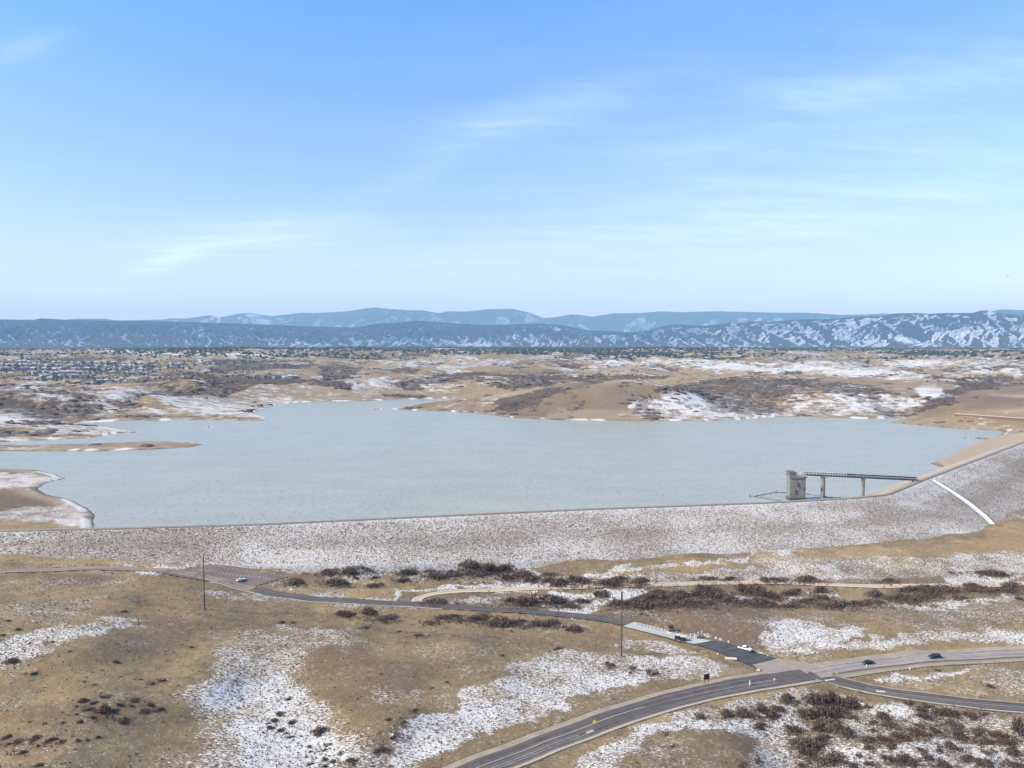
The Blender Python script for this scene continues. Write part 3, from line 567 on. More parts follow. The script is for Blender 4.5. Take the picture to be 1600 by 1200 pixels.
BROWN = [([(960,945),(1100,945),(1210,955),(1215,985),(1190,1012),(1110,1000),(1040,978),(960,962)], .9, 4), ([(60,893),(180,896),(170,915),(70,915)], .8, 6), ([(800,645),(860,612),(905,598),(1000,604),(985,640),(950,655),(820,654)], .8, 4),
 ([(1240,598),(1400,602),(1500,610),(1440,600),(1320,592)], .7, 4), ([(1500,615),(1560,600),(1700,598),(1700,645),(1500,640)], .75, 4), ([(480,1010),(560,1000),(660,1070),(640,1110),(580,1125),(500,1080),(480,1050)], .6, 12), ([(250,960),(340,980),(280,985),(220,975)], .7, 6), ([(1100,1150),(1190,1140),(1200,1200),(1060,1200)], .6, 10), ([(1330,945),(1600,940),(1600,980),(1400,975)], .35, 10), ([(620,878),(860,870),(880,885),(860,895),(700,885)], .5, 4), ([(820,1010),(880,1000),(940,1010),(880,1016)], .5, 6), ([(60,840),(0,836),(0,848)], .2, 4), ([(1290,895),(1440,893),(1440,910),(1300,908)], .6, 4)]
SCRUB = [([(1050,600),(1130,592),(1250,590),(1340,600),(1400,606),(1330,616),(1250,610),(1200,625),(1190,645),(1120,638),(1080,615),(1000,610)], .8, 6), ([(1500,600),(1545,590),(1560,600),(1500,625),(1440,640),(1400,655),(1330,655),(1400,640),(1470,625)], .95, 3), ([(1120,640),(1200,625),(1230,650),(1200,655)], .7, 4), ([(1280,630),(1430,640),(1400,655),(1230,655)], .62, 5),
 ([(730,590),(860,586),(860,600),(800,615),(770,605)], .7, 5), ([(600,600),(720,582),(760,580),(700,600),(640,610)], .85, 4), ([(490,570),(560,572),(550,595),(500,592)], .8, 4), ([(500,590),(560,600),(550,612),(480,600)], .85, 4), ([(380,588),(470,592),(480,603),(400,600)], .7, 4),
 ([(200,590),(270,580),(380,585),(420,595),(340,625),(240,620)], .66, 8), ([(-40,602),(150,600),(160,640),(60,655),(-40,640)], .7, 8), ([(40,658),(160,662),(170,672),(60,680)], .66, 4), ([(260,560),(480,560),(500,575),(300,578)], .5, 5), ([(-40,562),(240,562),(300,580),(200,598),(-40,590)], .56, 5), ([(1400,574),(1700,570),(1700,580),(1400,580)], .6, 4),
 ([(440,645),(500,638),(540,650),(440,658)], .6, 4),([(600,615),(650,616),(650,622),(600,620)],.9,2)]
PALE = [([(1460,700),(1560,672),(1700,660),(1700,690),(1560,700)], .4, 4), ([(-40,548),(500,548),(500,575),(-40,562)], .4, 6), ([(520,590),(700,600),(600,620),(420,610)], .5, 6), ([(960,1024),(1100,1032),(1180,1045),(1160,1052),(1080,1058)], .4, 6), ([(130,690),(0,686),(0,690)], .4, 3), ([(880,640),(1200,650),(1100,657),(850,655)], .6, 4), ([(1550,640),(1700,640),(1700,645),(1550,644)], .7, 1.5), ([(1550,616),(1700,620),(1700,624),(1560,620)], .8, 1.5)]
def pline(pts, w, val, fe):
    a = [(u, v-w/2) for u, v in pts]+[(u, v+w/2) for u, v in reversed(pts)]; return (a, val, fe)
SCRUB += [([(20,695),(300,693.5),(300,697),(30,699)], .52, 2)]
BROWN += [([(0,694),(330,692),(330,698),(0,701)], .95, 1.5), pline([(0,942),(60,943),(170,934),(260,948),(400,976),(620,986),(800,1002)], 2.5, .95, 1), pline([(150,1005),(300,985),(420,990)], 2, .8, 1), pline([(0,1175),(100,1140),(230,1125),(330,1110)], 3, .8, 2), pline([(480,1050),(560,1035),(700,1030),(860,1010)], 3, .8, 2), pline([(1210,990),(1350,975),(1500,965),(1620,968)], 2.5, .9, 1), pline([(1130,1185),(1200,1150),(1250,1140)], 3, .8, 2),
 ([(-40,770),(60,772),(120,790),(110,800),(0,795),(-40,800)], .9, 4), ([(0,740),(60,745),(80,752),(0,752)], .5, 4), ([(0,803),(100,806),(90,812),(0,812)], .8, 3),
 ([(180,1000),(280,990),(300,1010),(200,1040),(100,1045)], .55, 14), ([(640,1020),(800,1020),(760,1060),(660,1060)], .5, 14), ([(560,1140),(620,1130),(600,1180),(575,1180)], .6, 8)]
GOLD += [pline([(700,1075),(760,1050),(850,1020),(900,1012)], 4, .8, 2), ([(600,1005),(740,1010),(700,1030),(560,1025)], .6, 10), ([(380,985),(300,1000),(220,1060),(330,1020)], .6, 10), ([(0,1180),(100,1170),(60,1200),(0,1200)], .6, 8), ([(100,1060),(220,1040),(160,1085),(60,1100)], .5, 10)]
def paint(U, Vv, polys, base, mode='max'):
    out = base.copy()
    for poly, val, fe in polys:
        P = np.array(poly, float); m = (U > P[:, 0].min()-3*fe) & (U < P[:, 0].max()+3*fe) & (Vv > P[:, 1].min()-2*fe) & (Vv < P[:, 1].max()+2*fe)
        if not m.any(): continue
        k = 2.2; sd = poly_sd(U[m], Vv[m]*k, [(a, b*k) for a, b in poly])
        w = ss(sd, -fe*1.5, fe*1.3); out[m] = out[m]*(1-w)+val*w
    return out
def build_ground():
    vs = np.r_[1420, np.arange(1300, 640, -1.35)]
    rn = (CAMZ-5)/np.tan(np.arctan((vs-600)/F)+PITCH)
    rf = np.geomspace(rn[-1]*1.0015, 14700, 275)
    r = np.r_[[5, 20, 45, 70, 95], rn[rn > 110], rf]
    azd = np.linspace(-R(37.5), R(37.5), 930)
    az = np.r_[np.linspace(-math.pi, -R(38.2), 70), azd, np.linspace(R(38.2), math.pi, 70)]
    Rr, Az = np.meshgrid(r, az, indexing='ij')
    X = Rr*np.sin(Az); Y = Rr*np.cos(Az)
    Z, sd, side = height(X, Y, True)
    # lower the sheet under the roads
    dense = (Rr < 900) & (np.abs(Az) < R(40))
    low = np.zeros(X.shape)
    for poly in ROADS:
        Q = np.array(poly); m = dense & (X > Q[:, 0].min()-2) & (X < Q[:, 0].max()+2) & (Y > Q[:, 1].min()-2) & (Y < Q[:, 1].max()+2)
        if m.any():
            s = poly_sd(X[m], Y[m], Q[::max(1, len(Q)//260)] if len(Q) > 300 else Q)
            low[m] = np.maximum(low[m], np.where(s > -.1, .38, 0))
    roadmask = low > 0
    # roughness away from roads
    Z0 = Z.copy()
    Z = Z+.22*(fbm(X/2.7, Y/2.7, 2, 11)-.5)*(Rr < 1000)*(Rr > 100)
    Z = np.where(roadmask, Z0-.38, Z)
    under = (side > -60) & (side < 45) & (np.abs(X) < 700)
    U, Vp = proj(X, Y, Z)
    wu = (fbm(X/14, Y/14, 4, 21)-.5); wv = (fbm(X/14, Y/14, 4, 33)-.5)
    wf = np.interp(Rr, [200, 600, 1500, 5000], [1, .9, .0, 0]); wl = (fbm(X/120, Y/120, 4, 21)-.5)
    wh = (fbm(X/4.5, Y/4.5, 2, 27)-.5)
    U2 = U+(wu*95+wh*30)*wf+wl*50*(1-wf); V2 = Vp+(wv*22+wh*9)*wf+wl*7*(1-wf)
    front = (np.abs(Az) < R(40)) & (Rr > 120)
    U2 = np.where(front, U2, -9999)
    fl = Rr > 1000; out = -sd
    rnd = fbm(X/30, Y/30, 4, 40); rnd2 = fbm(X/220, Y/160, 4, 41)
    snow = np.where(fl, .365+.5*(rnd2-.5), .20+.5*(fbm(X/40, Y/40, 3, 42)-.5))
    snow = np.where(~front, .35, snow)
    snow = paint(U2, V2, SNOW, snow); snow = np.where(fl, np.where(snow > .48, .48+(snow-.48)*.32, snow)+.22*(fbm(X/60, Y/45, 4, 79)-.5), np.where(snow > .5, .5+(snow-.5)*.62, snow)+.34*(fbm(X/9, Y/9, 3, 77)-.5)+.25*(fbm(X/45, Y/45, 2, 78)-.5))
    gold = paint(U2, V2, GOLD, np.where(fl, .25+.6*(rnd-.5), .12+.9*np.clip(rnd-.5, 0, 1)))
    brown = paint(U2, V2, BROWN, np.clip(1.6*(fbm(X/55, Y/55, 4, 44)-.45), 0, .7))
    scrub = paint(U2, V2, SCRUB, np.where(fl, .385+.8*(fbm(X/260, Y/170, 4, 45)-.5), .02))
    scrub = np.where(Rr > 4800, scrub+.12, scrub); ga, gb = gully(X, Y); scrub = scrub+fl*(.40*ga+.28*gb-.20); snow = snow-fl*.10*ga
    bare = paint(U2, V2, [(p, 1.0, f) for p, v_, f in BROWN[2:5]+GOLD[-2:-1]], np.zeros(X.shape))
    snow = snow-.25*bare*fl*(snow < .66); scrub = scrub-.18*bare
    pale = paint(U2, V2, PALE, np.where(fl, .25+.8*(fbm(X/260, Y/200, 3, 46)-.5), .05))
    for items in CLUMPS.values():
        for it in items[2]:
            u, v, wp, hp = it[:4]; ru, rv = wp*.62+3, max(2.2, hp*.32)+wp*.035
            m = (np.abs(U-u) < ru*2.2) & (np.abs(Vp-v+.5) < rv*2.2)
            if m.any():
                q = np.exp(-(((U[m]-u)/ru)**2+((Vp[m]-v+.5)/rv)**2)); brown[m] = np.maximum(brown[m], .8*q); gold[m] *= 1-.7*q; snow[m] -= .10*q
    back = side > 20
    shore = back*np.exp(-((out-5)/4.5)**2)*ss(fbm(X/40, Y/40, 3, 50), .36, .56)
    snow = np.maximum(snow, shore*.9); 
    wet = back*np.exp(-((out-.6)/1.2)**2)*.9
    scrub = np.where(back & (out < 8), 0, scrub)
    pale = np.maximum(pale, back*np.exp(-((out-11)/9)**2)*.6)
    # snow collects on the slopes that face away from the sun (to the right)
    gx = np.gradient(Z, axis=1)/np.maximum(np.gradient(X, axis=1), .01); snow = snow-np.clip(gx, -.12, .12)*1.2*fl
    face = np.clip(paint(U, Vp, [([(1335,784),(1385,762),(1430,745),(1478,730),(1462,719),(1530,689),(1552,681),(1600,676),(1720,650),(1720,670),(1600,697),(1440,756)], 1.0, 1.2)], np.zeros(X.shape)), 0, 1)*(side > -8)
    snow = snow*(1-face); gold *= 1-face; scrub *= 1-face; brown *= 1-face; wet *= 1-face*.8; pale = np.maximum(pale, face)
    A = np.stack([snow, gold, brown, scrub], -1); Bc = np.stack([pale, ss(Rr, 700, 1250), wet, np.ones_like(X)], -1)
    o = np_mesh('ground', np.stack([X, Y, Z], -1).reshape(-1, 3), grid_faces(len(r), len(az))[:, ::-1], M['ground'], None, True, {'paint_a': A.reshape(-1, 4), 'paint_b': Bc.reshape(-1, 4)})
    tag(o, kind='structure')
    return X, Y, Z, snow, scrub, roadmask, U, Vp, Rr, Az, side, sd
GR = build_ground()

# ---- lake
_wx = np.r_[np.linspace(-420, CR[-1, 0]+60, 120)]; _wy = crest_y(_wx)+6
_V = np.concatenate([np.c_[_wx, _wy, np.full(120, WATER)], np.c_[np.linspace(-1500, 1500, 120), np.full(120, 2300.), np.full(120, WATER)]])
tag(np_mesh('lake_water', _V, grid_faces(2, 120), M['water']), kind='structure')

# ------------------------------------------------------------------ foothills and mountains
def ridge(name, sil, r0, r1, r2, zb, mat, nr, na, amp, wl, snowf, seed, flat=.0, azlim=46):
    az = np.linspace(-R(azlim), R(azlim), na); r = np.r_[np.linspace(r0, r1, nr), np.linspace(r1, r2, nr//4)[1:]]
    us = 800+F*np.tan(az)
    S_ = np.array(sil, float); vv = np.interp(us, S_[:, 0], S_[:, 1])
    top = CAMZ+r1*(540-vv)/F/np.cos(np.arctan(np.abs(0)))*np.cos(0)
    Rr, Az = np.meshgrid(r, az, indexing='ij'); X = Rr*np.sin(Az); Y = Rr*np.cos(Az)
    top = CAMZ+(r1*np.cos(az))*(540-vv)/F
    # gullies: ridged noise stretched along the fall line
    a = Az*r1
    t = np.clip((Rr-r0)/(r1-r0), 0, 1); bk = np.clip((Rr-r1)/(r2-r1), 0, 1)
    warp = 900*(fbm(a/2600, Rr/2600, 3, seed)-.5)
    g1 = 1-np.abs(2*fbm((a+warp+.25*(Rr-r0))/wl, Rr/(wl*4.5), 3, seed+1)-1)
    g2 = 1-np.abs(2*vnoise((a+warp*1.3-.3*(Rr-r0))/(wl*.30), Rr/(wl*2.0), seed+5)-1)
    prof = t**(1.25)
    mid = np.sin(math.pi*np.clip(t, 0, 1))
    hgt = zb+(top-zb)[None]*prof
    hgt = hgt+amp*mid*((g1-.62)*1.0+(g2-.5)*.42)+ .22*amp*np.exp(-((t-.3)/.14)**2)*ss(fbm(a/1500, Rr*0+seed, 3, seed+9), .42, .6)*1.6
    cap = zb+(top-zb)[None]*np.clip(Rr/r1*1.0, 0, 1)   # never above the traced skyline
    sky = CAMZ+(top-CAMZ)[None]*Rr/r1*.992
    hgt = np.where(t < .985, np.minimum(hgt, sky), hgt)
    hgt = hgt*(1-bk)+(zb)*bk
    hgt = np.maximum(hgt, zb-8) if True else hgt
    hgt[0] = zb-60
    gx = np.gradient(hgt, axis=1)/np.gradient(X, axis=1)
    sn = snowf(t, us[None]+0*t, fbm(a/700, Rr/700, 4, seed+7)) - np.clip(gx, -.5, .5)*1.05
    A = np.stack([sn, np.clip(.42-t, 0, .4), 0*t, 1+0*t], -1)
    o = np_mesh(name, np.stack([X, Y, hgt], -1).reshape(-1, 3), grid_faces(len(r), na)[:, ::-1], mat, None, True, {'paint_a': A.reshape(-1, 4)})
    return tag(o, kind='structure')
SIL1 = [(-500,506),(-200,498),(0,499),(55,500),(65,497.5),(110,500),(130,500.5),(250,502),(400,506.5),(500,510.5),(556,512),(585,506),(610,505),(650,501),(700,504.5),(760,508),(800,507),(850,505.5),(880,509),(920,516),(950,517.5),(985,519),(1010,517),(1030,511),(1050,507),(1075,508),(1100,509),(1130,506),(1140,503),(1150,506),(1175,502),(1200,503),(1250,499),(1290,499),(1330,495.5),(1380,493),(1395,490),(1430,489),(1450,490.5),(1480,489),(1515,490),(1530,485.5),(1540,485),(1555,489),(1575,491),(1600,493),(1700,497),(1900,505),(2200,500)]
SIL2 = [(-500,500),(-100,503),(100,500),(120,498),(165,498),(185,501),(225,500),(255,499.5),(270,497.5),(292,498),(312,495),(330,492.5),(345,496),(375,490),(395,489),(425,494),(445,492),(470,489),(500,489),(545,486.5),(560,484),(585,480.5),(610,483),(640,485),(660,485),(685,489.5),(700,486.5),(730,487),(760,483.5),(800,482.5),(825,488),(850,497),(865,496),(890,491.5),(905,492),(925,495),(955,490),(1000,489),(1035,486.5),(1060,488),(1100,487),(1120,486.5),(1180,488),(1220,489),(1250,488.5),(1280,490),(1310,492),(1350,491.5),(1380,489.5),(1400,492),(1540,488),(1560,483.5),(1600,485),(1700,487),(1900,492),(2200,496)]
def snow1(t, u, n):
    s = .26+.17*np.exp(-((t-.16)/.2)**2)+.35*(n-.5)*2*(t < .8)
    s = s+.09*ss(u, 1000, 1200)*(t < .9)+.22*np.exp(-((u-1370)/110)**2-((t-.93)/.1)**2)
    return s-.12*ss(t, .32, .5)*(u < 1020)-.10*(1-ss(u, 350, 650))
def snow2(t, u, n): return .22+.26*np.exp(-((u-380)/120)**2)+.2*(n-.5)*2+.3*np.exp(-((u-1370)/50)**2)+.15*np.exp(-((u-1180)/10)**2)
ridge('foothills', SIL1, 14300, 18600, 21000, 90, mountain_material('haze_tinted_foothill_forest', (.012, .026, .056), (.07, .065, .075), 0, 0, -.03, .02), 150, 1900, 190, 330, snow1, 60)  # forest base is blued: distance haze put into its colour, besides the volume
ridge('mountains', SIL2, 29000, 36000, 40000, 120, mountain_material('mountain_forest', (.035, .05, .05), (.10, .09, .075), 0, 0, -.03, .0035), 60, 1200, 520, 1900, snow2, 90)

# ------------------------------------------------------------------ clouds/sky/sun/haze
SUN_EL, SUN_AZ = 36.0, -104.0      # azimuth from +Y, clockwise seen from above (negative = left of the view)
def world():
    w = bpy.data.worlds.new('World'); SC.world = w; w.use_nodes = True; nt = w.node_tree; nt.nodes.clear(); g = G(nt)
    sky = g.n('ShaderNodeTexSky', sky_type='NISHITA'); sky.sun_disc = False; sky.sun_elevation = R(SUN_EL); sky.sun_rotation = R(SUN_AZ); sky.altitude = 1800; sky.air_density = 1.0; sky.dust_density = .35; sky.ozone_density = 1.6
    tc = g.n('ShaderNodeTexCoord').outputs['Generated']; sep = g.n('ShaderNodeSeparateXYZ'); g.l(tc, sep.inputs[0])
    z = g.math('MAXIMUM', sep.outputs[2], .03)
    cx = g.n('ShaderNodeCombineXYZ'); g.l(g.math('DIVIDE', sep.outputs[0], g.math('ADD', z, .12)), cx.inputs[0]); g.l(g.math('DIVIDE', sep.outputs[1], g.math('ADD', z, .12)), cx.inputs[1])
    n1 = g.noise(cx.outputs[0], .75, 6, .55, rotz=.5, sc3=(.8, 2.0, 1), dist=.35); n2 = g.noise(cx.outputs[0], 2.4, 5, .6, rotz=.55, sc3=(.5, 2.2, 1), dist=.4)
    veil = g.math('MULTIPLY', g.rng(n1, .44, .74, 0, 1, True), g.rng(n2, .3, .7, .55, 1))
    veil = g.math('MULTIPLY', veil, .06)
    # brighter whisps where the photograph shows them (directions on the sky dome)
    def blob(u, v, su, sv, rot, k):
        dx, dy, dz = ray(u, v); L = math.sqrt(dx*dx+dy*dy+dz*dz); az = math.atan2(dx, dy); el = math.asin(dz/L)
        a = g.math('SUBTRACT', g.math('ARCTAN2', sep.outputs[0], sep.outputs[1]), az); e = g.math('SUBTRACT', g.math('ARCSINE', sep.outputs[2]), el)
        c, s = math.cos(rot), math.sin(rot)
        p = g.math('ADD', g.math('MULTIPLY', a, c), g.math('MULTIPLY', e, s)); q = g.math('SUBTRACT', g.math('MULTIPLY', e, c), g.math('MULTIPLY', a, s))
        p = g.math('DIVIDE', p, su/F); q = g.math('DIVIDE', q, sv/F)
        d = g.math('ADD', g.math('MULTIPLY', p, p), g.math('MULTIPLY', q, q))
        return g.math('MULTIPLY', g.math('EXPONENT', g.math('MULTIPLY', d, -1)), k)
    tot = None
    for bb in ((265,405,50,13,.35,1.2),(400,372,150,30,.12,.8),(160,470,90,22,0,.8),(860,170,190,30,.22,.36),(1450,125,220,26,-.03,.42),(1150,350,460,55,.08,.5),(690,250,130,24,.5,.26),(1380,190,330,110,.1,.28),(700,430,500,45,.05,.36),(40,75,50,14,.5,.25),(1000,260,300,40,.1,.15)):
        b_ = blob(*bb); tot = b_ if tot is None else g.math('ADD', tot, b_)
    n3 = g.noise(cx.outputs[0], 5.5, 6, .65, rotz=.5, sc3=(.55, 1.8, 1), dist=.6)
    tot = g.math('MULTIPLY', tot, g.math('MULTIPLY', g.rng(n2, .34, .66, .3, .8), g.rng(n3, .36, .66, .38, .75)))
    f = g.math('MINIMUM', g.math('MULTIPLY', g.math('ADD', veil, tot), .8), .8)
    mul = g.mix(1.0, sky.outputs[0], g.mix(g.rng(sep.outputs[2], .0, .42, 0, 1), (1.19, .81, 1.03), (.585, .95, 1.22)), 'MULTIPLY')
    col = g.mix(f, mul, (6.7, 7.3, 8.5))
    bg = g.n('ShaderNodeBackground'); g.l(col, bg.inputs[0]); bg.inputs[1].default_value = .15
    o = g.n('ShaderNodeOutputWorld'); g.l(bg.outputs[0], o.inputs[0])
world()
sl = bpy.data.lights.new('sun', 'SUN'); sl.energy = 4.5; sl.angle = R(.55); sl.color = (1, .87, .67); so = bpy.data.objects.new('sun', sl); C.objects.link(so)
d = Vector((math.sin(R(SUN_AZ))*math.cos(R(SUN_EL)), math.cos(R(SUN_AZ))*math.cos(R(SUN_EL)), math.sin(R(SUN_EL)))); so.rotation_euler = d.to_track_quat('Z', 'Y').to_euler()
cam = bpy.data.cameras.new('camera'); cam.sensor_width = 36; cam.lens = 36*F/1600; cam.clip_start = 1; cam.clip_end = 60000; co = bpy.data.objects.new('camera', cam); C.objects.link(co)
co.location = (0, 0, CAMZ); co.rotation_euler = (math.pi/2-PITCH, 0, 0); SC.camera = co
SC.view_settings.view_transform = 'Standard'; SC.view_settings.look = 'None'; SC.view_settings.exposure = .76; SC.view_settings.gamma = 1
HAZE = 1
if HAZE:
    h = MB().box(-33000, 33000, -3500, 43500, -140, 2150).build('haze', None); h['kind'] = 'stuff'
    m = bpy.data.materials.new('haze'); m.use_nodes = True; nt = m.node_tree; nt.nodes.clear(); v = nt.nodes.new('ShaderNodeVolumePrincipled'); o = nt.nodes.new('ShaderNodeOutputMaterial'); nt.links.new(v.outputs[0], o.inputs['Volume'])
    v.inputs['Density'].default_value = 3.5e-5; v.inputs['Color'].default_value = (.44, .77, 1, 1); v.inputs['Anisotropy'].default_value = .0; h.data.materials.clear(); h.data.materials.append(m)
SC.cycles.volume_bounces = 0; SC.cycles.max_bounces = 5; SC.cycles.diffuse_bounces = 2; SC.cycles.glossy_bounces = 2; SC.cycles.volume_max_steps = 32

# ================================================================== PART 2 : things
# ---- grass tufts standing through the snow (uncountable)
def gheight_grid(u_az, r): pass
def tufts():
    X, Y, Z, snow, scrub, rm, U, Vp, Rr, Az, side, sd = GR
    ok = (~rm) & (Rr > 160) & (Rr < 560) & (side < -20) & (U > -80) & (U < 1680) & (Vp < 1230)
    i, j = np.nonzero(ok[:-1, :-1])
    area = Rr[i, j]*(Az[0, 500]-Az[0, 499])*(Rr[i+1, j]-Rr[i, j]) if True else 1
    dens = np.clip((snow[i, j]-.25)*1.6, .03, .62)+.05
    lam = area*dens
    pick = rng.random(len(i)) < lam; i, j = i[pick], j[pick]; n = len(i)
    x = X[i, j]+rng.uniform(-.4, .4, n); y = Y[i, j]+rng.uniform(-.4, .4, n); z = Z[i, j]-.05
    # tufts on the dam face
    Pc, Nn, uu, w, zt, Pd = DAM
    nd = 30000; a = rng.uniform(0, len(Pc)-1.001, nd); ai = a.astype(int); t = rng.uniform(.02, 1.0, nd)
    dx = Pd[ai, 0]+Nn[ai, 0]*w[ai]*t+(Pd[ai+1, 0]-Pd[ai, 0])*(a-ai); dy = Pd[ai, 1]+Nn[ai, 1]*w[ai]*t+(Pd[ai+1, 1]-Pd[ai, 1])*(a-ai)
    dz = CREST+(zt[ai]-CREST)*t
    ucol, _ = proj(dx, dy, dz); keep = (ucol < 1700) & (rng.random(nd) < np.interp(ucol, [0, 400, 1400, 1650], [.7, 1, 1, 1]))
    x = np.r_[x, dx[keep]]; y = np.r_[y, dy[keep]]; z = np.r_[z, dz[keep]]; n = len(x)
    V = np.zeros((n, 3, 3, 3)); s = rng.uniform(.45, 1.15, n)
    for k in range(3):
        th = rng.uniform(0, math.pi, n); hw = .30*s*rng.uniform(.6, 1.3, n); hh = .48*s*rng.uniform(.6, 1.4, n); le = rng.uniform(-.35, .35, n)*s
        c, sn = np.cos(th), np.sin(th)
        V[:, k, 0] = np.stack([x-c*hw, y-sn*hw, z], -1); V[:, k, 1] = np.stack([x+c*hw, y+sn*hw, z], -1); V[:, k, 2] = np.stack([x+le*c, y+le*sn, z+hh], -1)
    o = np_mesh('grass_tufts', V.reshape(-1, 3), np.arange(n*9).reshape(-1, 3), M['tuft'])
    tag(o, 'dry grass tufts standing through the thin snow', 'grass', kind='stuff')
tufts()

# ---- shrubs
def shrub_mesh(seed, mat, n=950, erect=.6):
    r = np.random.default_rng(seed)
    k = r.integers(4, 7); cen = np.c_[r.uniform(-.6, .6, (k, 2)), np.zeros(k)]; rad = r.uniform(.45, .75, k); hh = r.uniform(.6, 1.0, k)
    q = r.integers(0, k, n); d = r.normal(size=(n, 3)); d[:, 2] = np.abs(d[:, 2]); d /= np.linalg.norm(d, axis=1)[:, None]; rr = r.random(n)**.45
    P = cen[q]+d*np.c_[rad[q], rad[q], hh[q]]*rr[:, None]
    g = d*.35+np.c_[np.zeros((n, 2)), np.full(n, erect)]+r.normal(scale=.28, size=(n, 3)); g /= np.linalg.norm(g, axis=1)[:, None]
    L = r.uniform(.16, .34, n); side_ = np.cross(g, r.normal(size=(n, 3))); side_ /= np.linalg.norm(side_, axis=1)[:, None]; wd = r.uniform(.025, .06, n)
    base = P-g*L[:, None]*.6; base[:, 2] = np.maximum(base[:, 2], -.03)
    V = np.stack([base-side_*wd[:, None], base+side_*wd[:, None], P+g*L[:, None]*.5], 1).reshape(-1, 3)
    me = bpy.data.meshes.new('shrub'); me.from_pydata(V.tolist(), [], np.arange(3*n).reshape(-1, 3).tolist()); me.materials.append(mat); return me
SH = {'d': [shrub_mesh(100+i, M['twig']) for i in range(5)], 'r': [shrub_mesh(200+i, M['twig_red']) for i in range(3)], 'g': [shrub_mesh(300+i, M['twig_grey']) for i in range(3)]}
KW = {'d': 'dark bare', 'r': 'russet', 'g': 'grey brown'}
LOWSPREAD = 1.0
# area, (u, v of the foot, width px, height px, kind)
def shrubs():
    tot = 0
    for area, (k0, lab, items) in CLUMPS.items():
        for it in items:
            u, v, wpx, hpx = it[:4]; k = it[4] if len(it) > 4 else k0
            g = on_ground(u, v); dep = g.y*cp-(g.z-CAMZ)*sp; W = wpx*dep/F; Hh = max(hpx*dep/F*1.0, .5)
            ns = 1 if W < 15 else int(round(W/11.5)); rd = random.Random(int(u*7+v))
            for i in range(ns):
                ox = (i-(ns-1)/2)*W/ns+rd.uniform(-.7, .7)*(ns > 1); oy = rd.uniform(-2.5, 2.5)*(ns > 1); px, py = g.x+ox, g.y+oy+.3*W/ns
                kk = k; o = bpy.data.objects.new('shrub', rd.choice(SH[kk])); C.objects.link(o)
                sx = W/ns*.5*rd.uniform(.68, 1.0)*(1.45 if ns > 1 else 1.08); sz = Hh*rd.uniform(.5, .78)
                o.location = (px, py, H1(px, py)-.1); o.scale = (sx, max(min(sx*1.0, sz*2.4), sx*.65), sz); o.rotation_euler = (0, 0, rd.choice([0, math.pi])+rd.uniform(-.3, .3))
                grp = lab % KW[kk]; tag(o, grp, 'shrub', grp+'s' if 'round upright' not in grp else None); tot += 1
    print('shrubs', tot)
shrubs()

def low_brush():
    rs = np.random.default_rng(21); P = []
    for area, (k0, lab, items) in CLUMPS.items():
        for it in items:
            u, v, wp, hp = it[:4]
            if wp < 13: continue
            g = on_ground(u, v); k = (g.y*cp-(g.z-CAMZ)*sp)/F; W = wp*k; n = int(W*(4.6 if u > 560 or v < 960 else 1.6)*max(hp*k, 1)*.5)
            a = rs.normal(size=(n, 2))*[W*.42, max(W*.2, 2.2)]; P.append(np.c_[g.x+a[:, 0], g.y+a[:, 1]+.4])
    P = np.concatenate(P); n = len(P); z = height(P[:, 0], P[:, 1]); print('brush', n)
    V = np.zeros((n, 5, 3, 3)); s = rs.uniform(.5, 1.3, n)
    for k in range(5):
        th = rs.uniform(0, math.pi, n); c, sn = np.cos(th), np.sin(th); bx = P[:, 0]+rs.normal(size=n)*.35; by = P[:, 1]+rs.normal(size=n)*.35
        hw = .14*s; hh = s*rs.uniform(.6, 1.25, n); le = rs.uniform(-.6, .6, n)*s
        V[:, k, 0] = np.stack([bx-c*hw, by-sn*hw, z-.1], -1); V[:, k, 1] = np.stack([bx+c*hw, by+sn*hw, z-.1], -1); V[:, k, 2] = np.stack([bx+le*c, by+le*sn, z+hh], -1)
    tag(np_mesh('low_brush', V.reshape(-1, 3), np.arange(n*15).reshape(-1, 3), M['twig']), 'low brown brush spreading between the taller shrubs', 'brush', kind='stuff')
low_brush()

# ---- distant scrub, woods and trees as uncountable masses
def blobs(name, pts, mat, rx, rz, label, cat, seed, seg=6):
    r = np.random.default_rng(seed); n = len(pts); P = np.array(pts)
    th = np.linspace(0, 2*math.pi, seg, endpoint=False)
    V = np.zeros((n, 2*seg+1, 3)); sx = r.uniform(rx[0], rx[1], n); sy = sx*r.uniform(.4, .8, n); sz = r.uniform(rz[0], rz[1], n)
    for k, (ra, hz) in enumerate(((1.0, -.25), (.72, .72))):
        rr = ra*r.uniform(.7, 1.25, (n, seg)); V[:, k*seg:(k+1)*seg, 0] = P[:, 0:1]+sx[:, None]*rr*np.cos(th); V[:, k*seg:(k+1)*seg, 1] = P[:, 1:2]+sy[:, None]*rr*np.sin(th)
        V[:, k*seg:(k+1)*seg, 2] = P[:, 2:3]+(sz[:, None]*hz*r.uniform(.7, 1.2, (n, seg)))
    V[:, 2*seg] = P+np.stack([r.uniform(-.2, .2, n)*sx, r.uniform(-.2, .2, n)*sy, sz], -1)
    f = []
    i = np.arange(seg); j = (i+1) % seg
    tri = np.r_[np.stack([i, j, j+seg], -1), np.stack([i, j+seg, i+seg], -1), np.stack([i+seg, j+seg, np.full(seg, 2*seg)], -1)]
    Fc = (tri[None]+(np.arange(n)*(2*seg+1))[:, None, None]).reshape(-1, 3)
    return tag(np_mesh(name, V.reshape(-1, 3), Fc, mat), label, cat, kind='stuff')
